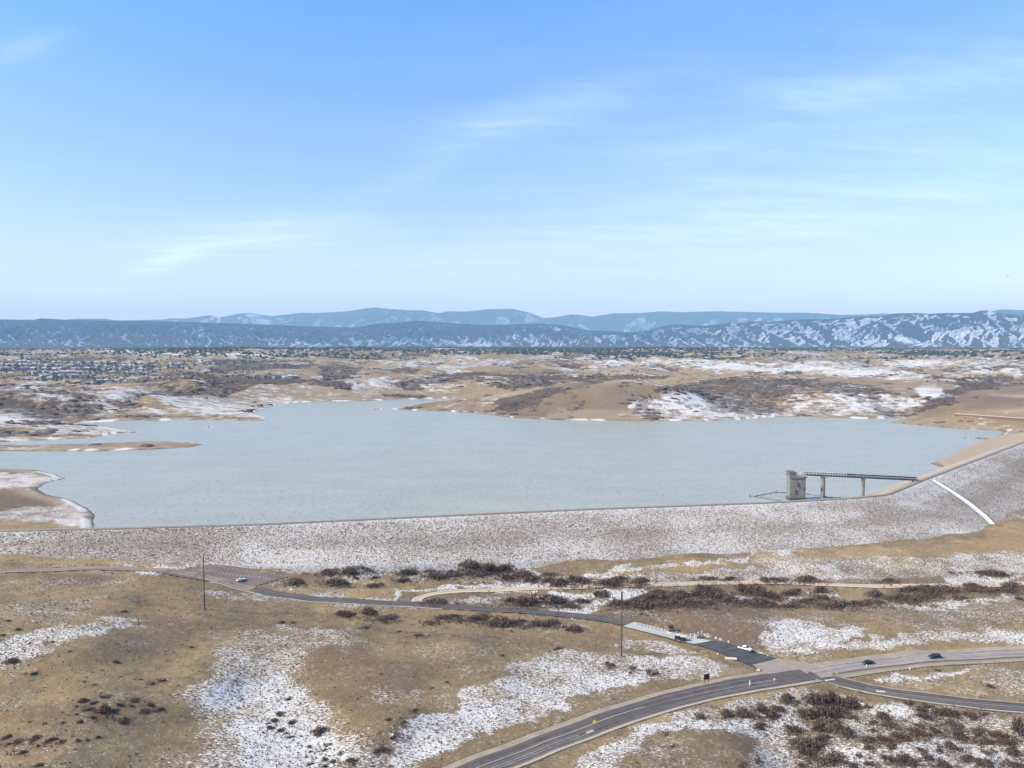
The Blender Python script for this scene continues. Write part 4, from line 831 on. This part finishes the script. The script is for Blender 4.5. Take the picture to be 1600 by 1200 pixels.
def far_masses():
    X, Y, Z, snow, scrub, rm, U, Vp, Rr, Az, side, sd = GR
    ok = (Rr > 1000) & (Rr < 4800) & (sd < -9) & (U > -120) & (U < 1720) & (side > 40)
    i, j = np.nonzero(ok); a = Rr[i, j]*.00141*np.gradient(Rr[:, 0])[i]
    n = fbm(X[i, j]/70, Y[i, j]/60, 4, 70); p = np.clip((scrub[i, j]+(n-.5)*1.7-.47)*3.2, .004, 1)*a/np.interp(Rr[i, j], [1000, 4800], [200, 560])*1.5
    k = rng.random(len(i)) < p; i, j = i[k], j[k]; print('far scrub', len(i))
    blobs('scrub_oak_thickets', np.stack([X[i, j]+rng.uniform(-3, 3, len(i)), Y[i, j]+rng.uniform(-3, 3, len(i)), Z[i, j]-.3], -1), M['far_scrub'], (3, 12), (1.0, 3.2), 'dark scrub oak thickets spread over the hills beyond the reservoir', 'scrub', 5)
    # woods along the rise below the foothills
    ok = (Rr > 3600) & (Rr < 11000) & (U > -120) & (U < 1720)
    i, j = np.nonzero(ok); a = Rr[i, j]*.00141*np.gradient(Rr[:, 0])[i]
    wm = ss(fbm(X[i, j]/900, Y[i, j]/500, 4, 71), .42, .60)*np.interp(U[i, j], [-100, 150, 260, 1700], [.12, .2, 1, 1])*ss(Rr[i, j], 3600, 5200)
    wm = np.maximum(wm, .9*(np.exp(-((U[i, j]-620)/60)**2-((Vp[i, j]-541)/5)**2)+np.exp(-((U[i, j]-860)/190)**2-((Vp[i, j]-549)/4)**2)+np.exp(-((U[i, j]-230)/50)**2-((Vp[i, j]-543)/4)**2)))
    k = rng.random(len(i)) < wm*a/800; i, j = i[k], j[k]; print('far trees', len(i))
    blobs('distant_woods', np.stack([X[i, j]+rng.uniform(-9, 9, len(i)), Y[i, j]+rng.uniform(-9, 9, len(i)), Z[i, j]-.5], -1), M['far_tree'], (6, 15), (7, 14), 'dark pine woods along the far rise below the foothills', 'woods', 6, 5)
far_masses()

# ---- houses of the far suburb
def houses():
    wall = [plain('house_siding_'+n, c, .8) for n, c in (('grey', (.26, .27, .28)), ('tan', (.36, .31, .25)), ('blue_grey', (.17, .2, .24)))]
    roof = [plain('snowy_roof', (.46, .46, .47), .8), plain('dark_roof', (.10, .10, .11), .8)]
    kinds = []
    for a, wmat in enumerate(wall):
        for b, rmat in enumerate(roof):
            mb = MB(); mb.box(-7.5, 7.5, -5.5, 5.5, -2, 6, 0)
            mb.add([(-8.1, -6.2, 5.9), (8.1, -6.2, 5.9), (8.1, 6.2, 5.9), (-8.1, 6.2, 5.9), (-5.5, 0, 9.4), (5.5, 0, 9.4)], [(0, 1, 5, 4), (2, 3, 4, 5), (1, 2, 5), (3, 0, 4), (0, 3, 2, 1)], 1)
            mb.box(7.5, 12.5, -4, 3, -2, 3.6, 0); mb.add([(7.6, -4.5, 3.5), (13, -4.5, 3.5), (13, 3.5, 3.5), (7.6, 3.5, 3.5), (7.6, -.5, 5.6), (12.8, -.5, 5.6)], [(0, 1, 5, 4), (2, 3, 4, 5), (1, 2, 5), (3, 0, 4)], 1)
            for xx in (-5, -1.5, 2, 5): mb.box(xx-.7, xx+.7, -5.56, -5.4, 3.6, 5.0, 2)
            mb.box(8.3, 11.7, -4.08, -3.9, .1, 2.6, 2)
            kinds.append((mb, [wmat, rmat, M['glass']], ['grey', 'tan', 'blue'][a], ['snowy', 'dark'][b]))
    protos = [mb.build('house', ms) for mb, ms, _, _ in kinds]; used = [False]*len(protos)
    rows = []
    rd = random.Random(3)
    # rows: (u0, v0, u1, v1, count, area)
    L = [(8,566,225,569,24,'in the top row of the far left suburb'),(0,571,245,574,26,'in the upper far left suburb'),(0,577,250,579,27,'in the middle of the far left suburb'),(40,583,230,584,22,'in the lower far left suburb'),(60,589,150,590,10,'in the lower far left suburb'),(142,597,200,598,8,'in the front row of the far left suburb'),(20,594,90,594,7,'in the lower far left suburb'),
         (255,574,300,576,5,'on the brown rise right of the left suburb'),(410,592,465,590,7,'in the short row above the small left lake arm'),(260,571,400,566,12,'in the thin row right of the left suburb'),
         (400,549,600,549,20,'among the far woods left of centre'),(420,554,640,555,22,'in the wooded far suburb left of centre'),(640,550,780,553,10,'in the wooded far suburb near the centre'),(820,549,1080,547,18,'among the dark far woods right of centre'),(1090,545,1330,547,16,'among the woods below the right foothills'),(1200,557,1600,560,22,'along the edge of the far woods on the right'),(1330,550,1600,551,14,'in the woods under the right foothills')]
    cnt = 0
    for u0, v0, u1, v1, n, area in L:
        for i in range(n):
            t = (i+rd.uniform(.2, .8))/n; u = u0+(u1-u0)*t; v = v0+(v1-v0)*t+rd.uniform(-.9, .9)
            p = on_ground(u, v)
            if p.z < WATER+2 or p.y > 9000: continue
            k = rd.randrange(len(protos)); ks = kinds[k]
            o = protos[k] if not used[k] else protos[k].copy()
            if used[k]: C.objects.link(o)
            used[k] = True
            o.location = p; o.rotation_euler = (0, 0, rd.uniform(-.5, .5)+rd.choice([0, math.pi/2, math.pi])); s = rd.uniform(.8, 1.15)*(1 if p.y < 4500 else 1.25)*(.8 if p.y < 2600 else 1); o.scale = (s, s, s)
            lb = '%s house with %s roof %s' % (ks[2], ks[3], area); tag(o, lb, 'house', lb); cnt += 1
    print('houses', cnt)
houses()
def sub_trees():
    pts = []
    rd = random.Random(8)
    for _ in range(900):
        u = rd.uniform(0, 400); v = rd.uniform(564, 598); 
        a, b = at_z(u, v, 35); pts.append((a, b))
    P = np.array(pts); z = height(P[:, 0], P[:, 1])
    blobs('suburb_trees', np.c_[P, z-.4], M['far_tree'], (2, 4), (3, 7), 'small dark garden trees between the far left houses', 'trees', 12, 5)
sub_trees()

# ---- intake tower, bridge, boom
def frame_at(u, v, z): x, y = at_z(u, v, z); return Vector((x, y, z))
def tower():
    T0 = frame_at(1243.5, 781, WATER); E = frame_at(1433, 749, 25.5); top = 30.0
    d = Vector((E.x-T0.x, E.y-T0.y, 0)); L = d.length; rz = math.atan2(d.y, d.x)
    root = empty('intake_tower', (T0.x, T0.y, 0), rz); tag(root, 'square concrete intake tower standing in the water near the dam', 'tower')
    c = MB(); c.box(-6.2, 6.2, -5.2, 5.2, -10, 9.6); c.box(-6, 6, -5, 5, 9.6, 26.6, taper=.0); c.build('shaft', M['concrete'], root)
    MB().box(-6.32, 6.32, -5.32, 5.32, 7, 10.6).build('waterline_stain', M['wet'], root)
    MB().box(-6.7, 6.9, -5.8, 5.8, 26.3, 27.5).build('deck_slab', M['concrete'], root)
    b = MB().box(-6.5, -1.6, -5.3, 4.6, 27.5, 30.4); b.box(-6.8, -1.3, -5.6, 4.9, 30.4, 30.8); b.build('gatehouse', M['concrete_dark'], root)
    r = MB()
    for x in np.arange(-1.2, 6.5, 1.5): r.tube((x, -5.4, 27.5), (x, -5.4, 29), .12, n=5); r.tube((x, 5.4, 27.5), (x, 5.4, 29), .12, n=5)
    for z in (28.2, 29): r.tube((-1.2, -5.4, z), (6.4, -5.4, z), .07, n=5); r.tube((-1.2, 5.4, z), (6.4, 5.4, z), .07, n=5)
    r.build('railing', M['rail'], root)
    h = MB().box(.6, 2.4, -3, -1.2, 27.5, 29.4); h.tube((3.4, 0, 27.5), (3.4, 0, 30.6), .16); h.tube((3.4, 0, 30.4), (5.4, 0, 30.4), .12); h.build('hoist', M['rail'], root)
    for x, z in ((.1, 20), (-1.6, 14.5)):
        w = MB().box(x-.6, x+.6, -5.35, -4.9, z, z+2.6); w.box(x-.35, x+.8, -5.6, -5.1, z-.8, z+.4); w.build('intake_gate', M['corten'], root)
    MB().box(3.9, 5.0, -5.3, -5.0, 17, 19).build('access_hatch', M['concrete_dark'], root)
    ld = MB(); ld.tube((6.25, -3.2, 9), (6.25, -3.2, 27), .08, n=5); ld.tube((6.25, -3.9, 9), (6.25, -3.9, 27), .08, n=5)
    for z in np.arange(9.5, 27, .8): ld.tube((6.25, -3.2, z), (6.25, -3.9, z), .05, n=4)
    ld.build('ladder', M['steel'], root)
    # bridge
    br = empty('access_bridge', (T0.x, T0.y, 0), rz); tag(br, 'long narrow steel footbridge from the intake tower to the dam crest on two piers', 'bridge')
    z0, z1 = 28.6, 25.4; zf = lambda x: z0+(z1-z0)*(x-6.6)/(L-6.6)
    dk = MB()
    X = np.linspace(6.7, L, 60)
    for a, b in zip(X[:-1], X[1:]): 
        za, zb = zf(a), zf(b); dk.add([(a, -1.5, za), (b, -1.5, zb), (b, 1.5, zb), (a, 1.5, za), (a, -1.5, za-.35), (b, -1.5, zb-.35), (b, 1.5, zb-.35), (a, 1.5, za-.35)], [(0, 1, 2, 3), (7, 6, 5, 4), (0, 4, 5, 1), (3, 2, 6, 7)])
    dk.build('deck', M['steel'], br)
    for y in (-1.45, 1.45):
        g = MB()
        for a, b in zip(X[:-1], X[1:]):
            za, zb = zf(a), zf(b); g.tube((a, y, za-.35), (b, y, zb-.35), .55, n=5, caps=False); g.tube((a, y, za+1.5), (b, y, zb+1.5), .26, n=5, caps=False)
            g.tube((a, y, za-.3), (a, y, za+1.5), .1, n=4); g.tube((a, y, za-.3), (b, y, zb+1.5), .09, n=4)
        g.build('truss', M['dark_steel'], br)
    ga = MB()
    for a in np.linspace(6.8, 38, 16):
        for y in (-1.6, 1.6): ga.tube((a, y, zf(a)), (a, y, zf(a)+2.4), .2, n=5)
    for y in (-1.6, 1.6): ga.tube((6.7, y, zf(6.7)+2), (38, y, zf(38)+2.3), .17, n=5); ga.tube((6.7, y, zf(6.7)+1.1), (38, y, zf(38)+1.1), .15, n=5)
    ga.build('galvanised_railing', M['rail'], br)
    for u, rad, vb in ((1286, 1.6, 780.5), (1348.5, 1.3, 776)):
        lo, hi = 8.0, L
        for _ in range(40):
            m_ = (lo+hi)/2; pw = Vector((T0.x+d.x/L*m_, T0.y+d.y/L*m_, 20)); uu = float(proj(pw.x, pw.y, pw.z)[0])
            if uu < u: lo = m_
            else: hi = m_
        p = MB(); p.tube((m_, 0, -8), (m_, 0, zf(m_)-1.3), rad, n=14); p.build('pier', M['concrete'], br, smooth=False)
        q = MB(); q.box(m_-rad-.3, m_+rad+.3, -2.1, 2.1, zf(m_)-1.5, zf(m_)-.6); q.build('pier_cap', M['concrete'], br)
        s_ = MB(); s_.tube((m_, 0, 5), (m_, 0, WATER+1.0), rad+.05, n=14); s_.build('waterline_stain', M['wet'], br)
    a = MB(); a.box(L-3, L+3, -2.4, 2.4, 17, z1-.36); a.build('abutment', M['concrete'], br)
    # debris boom
    pts = [frame_at(u, v, WATER+.15) for u, v in [(1352,779),(1338,778),(1300,777.5),(1262,772),(1236,770),(1213,769.3),(1196,772),(1178,775.6),(1200,779.5),(1225,783.5),(1240,786)]]
    bo = empty('debris_boom', pts[7]); tag(bo, 'dark floating debris boom strung on the water around the intake tower', 'boom'); off = pts[7]
    line = MB()
    for a, b in zip(pts[:-1], pts[1:]): line.tube(a-off, b-off, .2, n=5)
    line.build('boom_line', M['dark_steel'], bo)
    fl = MB().tube((-.9, 0, 0), (.9, 0, 0), .42, n=8); f0 = None
    for a, b in zip(pts[:-1], pts[1:]):
        n = max(1, int((b-a).length/5))
        for i in range(n):
            p = a.lerp(b, i/n)-off
            if f0 is None: f0 = fl.build('float', M['black'], bo); o = f0
            else: o = f0.copy(); C.objects.link(o); o.parent = bo
            o.location = p; dd = b-a; o.rotation_euler = (0, 0, math.atan2(dd.y, dd.x))
    k = MB().tube((0, 0, -.3), (0, 0, .6), 1.0, .6, n=10); k.tube((0, 0, .6), (0, 0, 2.0), .12, n=5); w_ = k.build('marker_buoy', M['corten'], bo); w_.location = (-3, 0, 0)
    w2 = w_.copy(); C.objects.link(w2); w2.parent = bo; w2.location = pts[5]-off
tower()

# ---- vehicles
def car(name, paint, label, kind='sedan', at=None, heading=0.0, z=.1):
    root = empty(name, (at[0], at[1], H1(at[0], at[1])+z), heading); tag(root, label, 'pickup' if kind == 'pickup' else 'car')
    if kind == 'pickup':
        Lh, W = 2.9, 1.0
        low = [(-2.9,.5),(-2.9,1.12),(-1.0,1.15),(-.95,1.15),(1.2,1.15),(2.6,1.08),(2.85,.95),(2.9,.5)]; cab = [(-.95,1.14),(-.8,1.85),(.55,1.88),(1.35,1.14)]; wx = (-1.85, 1.85); wr = .42
    elif kind == 'suv':
        Lh, W = 2.45, .98
        low = [(-2.45,.45),(-2.45,1.05),(-2.3,1.12),(1.1,1.12),(2.2,1.02),(2.42,.85),(2.45,.45)]; cab = [(-2.3,1.11),(-2.1,1.78),(.3,1.8),(1.15,1.11)]; wx = (-1.5, 1.5); wr = .38
    else:
        Lh, W = 2.4, .92
        low = [(-2.4,.4),(-2.4,.9),(-1.6,1.0),(1.0,1.0),(2.15,.88),(2.38,.72),(2.4,.4)]; cab = [(-1.75,.99),(-1.0,1.42),(.15,1.45),(1.05,.99)]; wx = (-1.45, 1.45); wr = .34
    b = MB(); b.prism(low, -W, W, inset=lambda x, zz: .05+.12*max(0, abs(x)-Lh+.5)); b.prism(cab, -W+.08, W-.08, inset=lambda x, zz: .16*max(0, (zz-1.0)/.8))
    b.build('body', paint, root, bevel=.06)
    if kind == 'pickup':
        MB().box(-2.75, -1.08, -.78, .78, 1.1, 1.165).build('cargo_bed', M['black'], root)
    (x0, z0), (x1, z1), (x2, z2), (x3, z3) = cab
    g = MB(); f = lambda a, c, t: a+(c-a)*t
    wi = .16*(z1-1)/.8
    for nm, pa, pb in (('rear_window', (x0, z0), (x1, z1)), ('windscreen', (x3, z3), (x2, z2))):
        dx = -.03 if nm == 'rear_window' else .03
        q = MB().add([(f(pa[0], pb[0], .15)+dx, -W+.2, f(pa[1], pb[1], .15)+.02), (f(pa[0], pb[0], .15)+dx, W-.2, f(pa[1], pb[1], .15)+.02), (f(pa[0], pb[0], .9)+dx, W-.3, f(pa[1], pb[1], .9)+.02), (f(pa[0], pb[0], .9)+dx, -W+.3, f(pa[1], pb[1], .9)+.02)], [(0, 1, 2, 3), (3, 2, 1, 0)][:1]); q.build(nm, M['glass'], root)
    for sy in (-1, 1):
        y0 = sy*(W-.05); y1 = sy*(W-.06-wi*.9)
        q = MB().add([(x0+.3, y0, z0+.08), (x3-.3, y0, z3+.08), (x2-.05, y1, z2-.1), (x1+.1, y1, z1-.1)], [(0, 1, 2, 3)]); q.build('side_window', M['glass'], root)
    for sx in wx:
        for sy in (-1, 1):
            t = MB().tube((sx, sy*(W-.22), wr), (sx, sy*(W+.01), wr), wr, n=16).build('wheel', M['tyre'], root)
            MB().tube((sx, sy*(W+.01), wr), (sx, sy*(W+.03), wr), wr*.6, n=12).build('rim', M['rim'], t)
    for sy in (-1, 1):
        MB().box(Lh-.06, Lh+.03, sy*.62-.18, sy*.62+.18, .68, .84).build('headlight', M['lamp'], root); MB().box(-Lh-.03, -Lh+.06, sy*.68-.13, sy*.68+.13, .72, .95).build('tail_light', M['tail'], root)
        MB().box(x3-.45, x3-.25, sy*(W+.12)-.08, sy*(W+.12)+.08, 1.02, 1.18).build('mirror', paint, root)
    for nm, sx in (('front_bumper', Lh-.02), ('rear_bumper', -Lh+.02)): MB().box(sx-.08, sx+.08, -W+.1, W-.1, .38, .56).build(nm, M['dark_steel'] if kind == 'pickup' else M['black'], root)
    return root
def along(cl, sfun, u, off):
    P, N, S = cl; s = sfun(u); i = int(np.argmin(abs(S-s))); p = P[i]+N[i]*off; j = min(i+1, len(P)-1); t = P[j]-P[j-1]; return (p[0], p[1]), math.atan2(t[1], t[0])
def head(p, q): return math.atan2(q[1]-p[1], q[0]-p[0])
pk = on_ground(1164, 1016); a_, b_ = on_ground(1130, 1005), on_ground(1200, 1029)
car('pickup_truck', M['white_paint'], 'white pickup truck driving on the dark asphalt entrance road', 'pickup', (pk.x, pk.y), head(b_, a_)+math.pi, .12)
p, h = along(main_cl, S_of, 1356, 1.0); g_ = on_ground(1356, 1037.5); car('sedan', M['black_paint'], 'black car on the pale road nearest to the junction', 'sedan', (g_.x, g_.y), h+math.pi, .12)
g_ = on_ground(1460, 1028.5); p, h = along(main_cl, S_of, 1460, 1.0); car('sedan', M['grey_paint'], 'black car further right on the pale road behind the first one', 'suv', (g_.x, g_.y), h+math.pi, .12)
g_ = on_ground(376, 908); a_, b_ = on_ground(370, 909), on_ground(382, 906.5); car('sedan', M['white_paint'], 'white car parked alone in the parking lot below the dam', 'sedan', (g_.x, g_.y), head(a_, b_), .12)

# ---- poles
for (u, v, vt, lab) in ((319.5, 953, 869.5, 'tall thin dark pole on the grass in front of the parking lot'), (971, 1026, 927.5, 'tall thin dark pole beside the access road near the concrete pad')):
    g_ = on_ground(u, v); dep = g_.y*cp-(g_.z-CAMZ)*sp; Hh = (v-vt)*dep/F*1.045
    root = empty('pole', g_); tag(root, lab, 'pole')
    p = MB(); n = 12
    for i in range(n): a = i/n; b2 = (i+1)/n; p.tube((0, 0, Hh*a-.3), (0, 0, Hh*b2-.3), .36-.18*a, .36-.18*b2, n=10, caps=(i == n-1))
    p.build('shaft', M['corten'], root); MB().tube((0, 0, -.4), (0, 0, .35), .75, n=12).build('footing', M['concrete'], root)
    MB().tube((0, 0, Hh-.4), (0, 0, Hh+.2), .3, .12, n=10).build('cap', M['dark_steel'], root)
    if u > 600: MB().tube((0, 0, Hh-4.2), (0, 0, Hh-.5), .36, n=10).build('antenna_shroud', M['dark_steel'], root)
    s_ = MB()
    for z in np.arange(2.5, Hh-2, 1.2): s_.tube((-.5, 0, z), (.5, 0, z), .03, n=4)
    s_.build('climbing_steps', M['steel'], root)

# ---- signs and posts
def face(root_u, root_v): g_ = on_ground(root_u, root_v); return g_
g_ = face(1104, 1068.5); r_ = empty('road_sign', g_, .25); tag(r_, 'big square dark sign seen from behind on two legs beside the main road', 'sign')
MB().box(-1.15, 1.15, -.06, .06, 1.7, 3.9).build('panel', M['black'], r_)
for x in (-.75, .75): MB().box(x-.08, x+.08, -.2, -.07, -.2, 3.7).build('leg', M['dark_steel'], r_)
MB().box(-1.1, 1.1, -.13, -.065, 3.1, 3.25).build('brace', M['dark_steel'], r_)
# yellow diamond
P, N, S = main_cl; g_ = face(929, 1141.5); r_ = empty('warning_sign', g_, .1); tag(r_, 'yellow diamond warning sign on a thin post at the near kerb of the main road', 'sign')
s = .85; zc = 3.0; MB().add([(0, -.05, zc-s), (s, -.05, zc), (0, -.05, zc+s), (-s, -.05, zc), (0, .0, zc-s), (s, 0, zc), (0, 0, zc+s), (-s, 0, zc)], [(0, 1, 2, 3), (7, 6, 5, 4), (0, 4, 5, 1), (1, 5, 6, 2), (2, 6, 7, 3), (3, 7, 4, 0)]).build('panel', M['sign_y'], r_)
MB().tube((0, .06, -.2), (0, .06, zc+.5), .05, n=6).build('post', M['steel'], r_)
def post(u, v, h, w, mat, name, lab, cat='post', panel=None):
    g_ = face(u, v); r_ = empty(name, g_); tag(r_, lab, cat)
    MB().box(-w/2, w/2, -w/2, w/2, -.2, h).build('post', mat, r_)
    if panel: MB().box(-panel[0]/2, panel[0]/2, -w/2-.05, -w/2-.004, h-panel[1], h).build('panel', panel[2], r_)
post(1171.5, 1071, 1.9, .32, M['sign_w'], 'delineator_post', 'short white post standing at the middle of the main road before the junction', 'post')
post(1307.5, 1058, 1.9, .12, M['wood'], 'street_sign', 'small yellowish sign on a post in the corner between main road and side road', 'sign', (.7, .6, M['sign_y']))
post(1325.5, 1027, 2.6, .13, M['wood'], 'marker_post', 'thin dark post on the verge above the first black car', 'post')
post(1437, 1015, 2.6, .13, M['wood'], 'marker_post', 'thin dark post on the verge left of the second black car', 'post')
post(1210, 1063.5, .9, .35, M['sign_w'], 'delineator_post', 'stubby white marker on the main road line in front of the junction', 'post')
post(1354, 1042, .9, .3, M['sign_w'], 'delineator_post', 'stubby white marker at the road side just below the first black car', 'post')
post(1422, 1046, .9, .3, M['sign_w'], 'delineator_post', 'tiny white marker in the verge below the pale road', 'post')
# ---- entrance: gate, cabinets, planted tree, bollards, boulders
g_ = on_ground(1088, 998); ga, gb = on_ground(1073, 999), on_ground(1097, 992.5)
r_ = empty('entrance_gate', ga, head(ga, gb)); tag(r_, 'white barred entrance gate across the lower end of the concrete pad', 'gate'); Lg = (gb-ga).length
for x in np.linspace(0, Lg, 5): MB().box(x-.16, x+.16, -.16, .16, -.1, 2.3).build('post', M['rail'], r_)
q = MB()
for z in (.6, 1.2, 1.8): q.box(.17, Lg-.17, -.05, .05, z, z+.1)
q.build('bars', M['rail'], r_)
r_ = empty('entrance_pillar', on_ground(1086.5, 998)); tag(r_, 'pale stone pillar with a flat cap at the entrance gate', 'pillar'); MB().box(-.5, .5, -.5, .5, -.1, 2.6).build('shaft', M['kerb'], r_); MB().box(-.65, .65, -.65, .65, 2.6, 2.85).build('cap', M['concrete_dark'], r_)
for u, v, lab in ((1058.5, 999, 'dark box cabinet with a pale lid beside the lane, farther from the gate'), (1067.5, 1001.5, 'dark box cabinet with a pale lid next to the gate')):
    r_ = empty('service_cabinet', on_ground(u, v), -.4); tag(r_, lab, 'cabinet'); MB().box(-1.1, 1.1, -.8, .8, 0, 2.0).build('housing', M['black'], r_, bevel=.06); MB().box(-1.2, 1.2, -.9, .9, 2.0, 2.2).build('lid', M['rail'], r_); MB().box(-.05, .05, -.84, -.805, .2, 1.8).build('door_seam', M['steel'], r_)
# little tree in its round bed
g_ = on_ground(1050, 987); r_ = empty('young_tree', g_); tag(r_, 'small bare russet tree in a round kerbed bed on the concrete pad', 'tree')
MB().tube((0, 0, 0), (0, 0, 2.2), .18, .1, n=8).build('trunk', M['wood'], r_)
cr = bpy.data.objects.new('crown', shrub_mesh(77, M['twig_red'], 420, .9)); C.objects.link(cr); cr.parent = r_; cr.location = (0, 0, 1.5); cr.scale = (1.9, 1.9, 2.4)
r_ = empty('planting_bed', g_); tag(r_, 'round raised planting bed with a concrete kerb under the small tree', 'planter'); MB().tube((0, 0, .1), (0, 0, .45), 2.4, n=20).build('kerb', M['kerb'], r_); MB().tube((0, 0, .45), (0, 0, .5), 2.0, n=20).build('soil', M['corten'], r_)
for i in range(9):
    u = 997+i*5.6; v = 977.5+i*1.25; r_ = empty('bollard', on_ground(u, v)); lb = 'thin dark bollard in the row down the middle of the concrete pad'; tag(r_, lb, 'bollard', lb)
    MB().tube((0, 0, 0), (0, 0, 1.1), .11, n=8).build('shaft', M['dark_steel'], r_); MB().tube((0, 0, 1.1), (0, 0, 1.2), .14, .06, n=8).build('cap', M['dark_steel'], r_)
def boulder(u, v, s, mat, lab, grp=None, seed=1):
    import bmesh
    bm = bmesh.new(); bmesh.ops.create_icosphere(bm, subdivisions=2, radius=1); r = random.Random(seed)
    ph = [r.uniform(0, 6) for _ in range(4)]
    for vv in bm.verts:
        c = vv.co; k = 1+.2*math.sin(3*c.x+ph[0])+.16*math.sin(4*c.y+ph[1])+.14*math.sin(5*c.z+ph[2]+2*c.x); vv.co = Vector((c.x*1.25*k, c.y*k, c.z*.7*k))
    me = bpy.data.meshes.new('boulder'); bm.to_mesh(me); bm.free(); me.materials.append(mat); o = bpy.data.objects.new('boulder', me); C.objects.link(o)
    o.location = on_ground(u, v); o.scale = (s, s, s); o.rotation_euler = (0, 0, r.uniform(0, 3)); tag(o, lab, 'boulder', grp)
LB = 'rough brown boulder in the row along the upper edge of the entrance road'
for i, (u, v, s) in enumerate(((1098,994,.9),(1103,993,1.0),(1108,995,.8),(1113,996,1.0),(1119,997,.8),(1126,999,.8),(1133,1002,.7),(1139,1003,.7),(1107,992,.7))): boulder(u, v, s, M['rock'] if i % 3 else M['concrete_dark'], LB if i % 3 else 'dark grey boulder in the row along the upper edge of the entrance road', 'boulders along the entrance road', i)
for i, (u, v, s) in enumerate(((1186,1020,.5),(1190,1021,.55),(1194,1022,.4),(1200,1024.5,.45))): boulder(u, v, s, M['pale_rock'], 'pale white boulder on the verge right of the white pickup', 'pale boulders beyond the pickup', 20+i)
boulder(1185, 1047.5, .8, M['pale_rock'], 'biggest pale boulder at the left corner of the concrete apron', None, 31)
boulder(1122, 1022, .5, M['pale_rock'], 'small pale boulder on the grass below the entrance road', None, 32)
mb = MB().box(-2.4, 2.4, -.9, .9, 0, .35); o = mb.build('concrete_slab', M['kerb'], bevel=.04); o.location = on_ground(1142, 1029.5); o.rotation_euler = (0, 0, -.1); tag(o, 'low pale concrete slab on the grass left of the entrance asphalt', 'slab')
mb = MB().box(-2.2, 2.2, -.4, .4, 0, .25); o = mb.build('culvert_headwall', M['kerb'], bevel=.03); o.location = on_ground(1297, 1063); o.rotation_euler = (0, 0, .3); tag(o, 'pale concrete strip at the mouth of the side road', 'headwall')
mb = MB().box(-1.6, 1.6, -.5, .5, 0, .25); o = mb.build('culvert_headwall', M['kerb'], bevel=.03); o.location = on_ground(1376, 1081); o.rotation_euler = (0, 0, -.1); tag(o, 'short pale slab beside the side road further right', 'headwall')
# tree at the right edge
g_ = on_ground(1592, 1151); r_ = empty('bare_tree', g_); tag(r_, 'bare reddish tree at the right edge above the lower right scrub', 'tree')
tr = MB(); tr.tube((0, 0, -.2), (.1, 0, 3.2), .28, .16, n=8)
rd = random.Random(4)
for i in range(9):
    a = i*.7+rd.uniform(0, .4); tr.tube((.05, 0, 1.4+.2*i), (math.cos(a)*1.9, math.sin(a)*1.9, 3.6+.45*i), .11, .03, n=5)
tr.build('trunk', M['wood'], r_); cr = bpy.data.objects.new('crown', shrub_mesh(78, M['twig_red'], 700, 1.3)); C.objects.link(cr); cr.parent = r_; cr.location = (0, 0, 1.8); cr.scale = (2.7, 2.4, 6.2)
# spillway wall and terraces on the right shore
a, b = on_ground(1491, 650), on_ground(1680, 651)
P = Vector((a.x, a.y, 0)); rz = head(a, b); Lw = (Vector((b.x, b.y, 0))-P).length; zb = min(a.z, b.z)-6
r_ = empty('retaining_wall', (a.x, a.y, 0), rz); tag(r_, 'long straight dark brown retaining wall on the hillside at the far right shore', 'wall'); zt_ = a.z+3.6
w_ = MB().box(0, Lw, -.8, .8, zb, zt_); w_.build('wall', plain('brown_retaining_wall', (.15, .095, .075), .85), r_); MB().box(-.3, Lw+.3, -1.2, 1.2, zt_, zt_+.5).build('coping', M['kerb'], r_)
# two birds
def bird(u, v, dist, s, lab, bank):
    dx, dy, dz = ray(u, v); r_ = empty('bird', (dx*dist, dy*dist, CAMZ+dz*dist), bank); tag(r_, lab, 'bird'); r_.scale = (s, s, s)
    b = MB(); ring = [(-.5, .01), (-.3, .09), (0, .13), (.25, .1), (.38, .07), (.46, .08), (.56, .02)]
    for (x0, r0), (x1, r1) in zip(ring[:-1], ring[1:]): b.tube((x0, 0, 0), (x1, 0, 0), r0, r1, n=8, caps=False)
    b.add([(-.45, 0, 0), (-.8, .13, .01), (-.8, -.13, .01)], [(0, 1, 2)]); b.tube((.55, 0, 0), (.64, 0, -.02), .02, .005, n=5)
    for s_ in (-1, 1):
        b.add([(.18, s_*.08, .05), (-.2, s_*.08, .05), (-.12, s_*.6, .26), (.16, s_*.6, .28), (-.12, s_*1.25, .12), (.0, s_*1.3, .13)], [(0, 1, 2, 3), (3, 2, 4, 5)])
    b.build('body', M['black'], r_, smooth=True)
bird(1068, 430, 420, 1.0, 'tiny dark bird in the sky just right of centre above the ridges', 1.2)
bird(1575, 432, 420, 1.05, 'tiny dark bird with level wings in the sky near the right edge', 1.55)
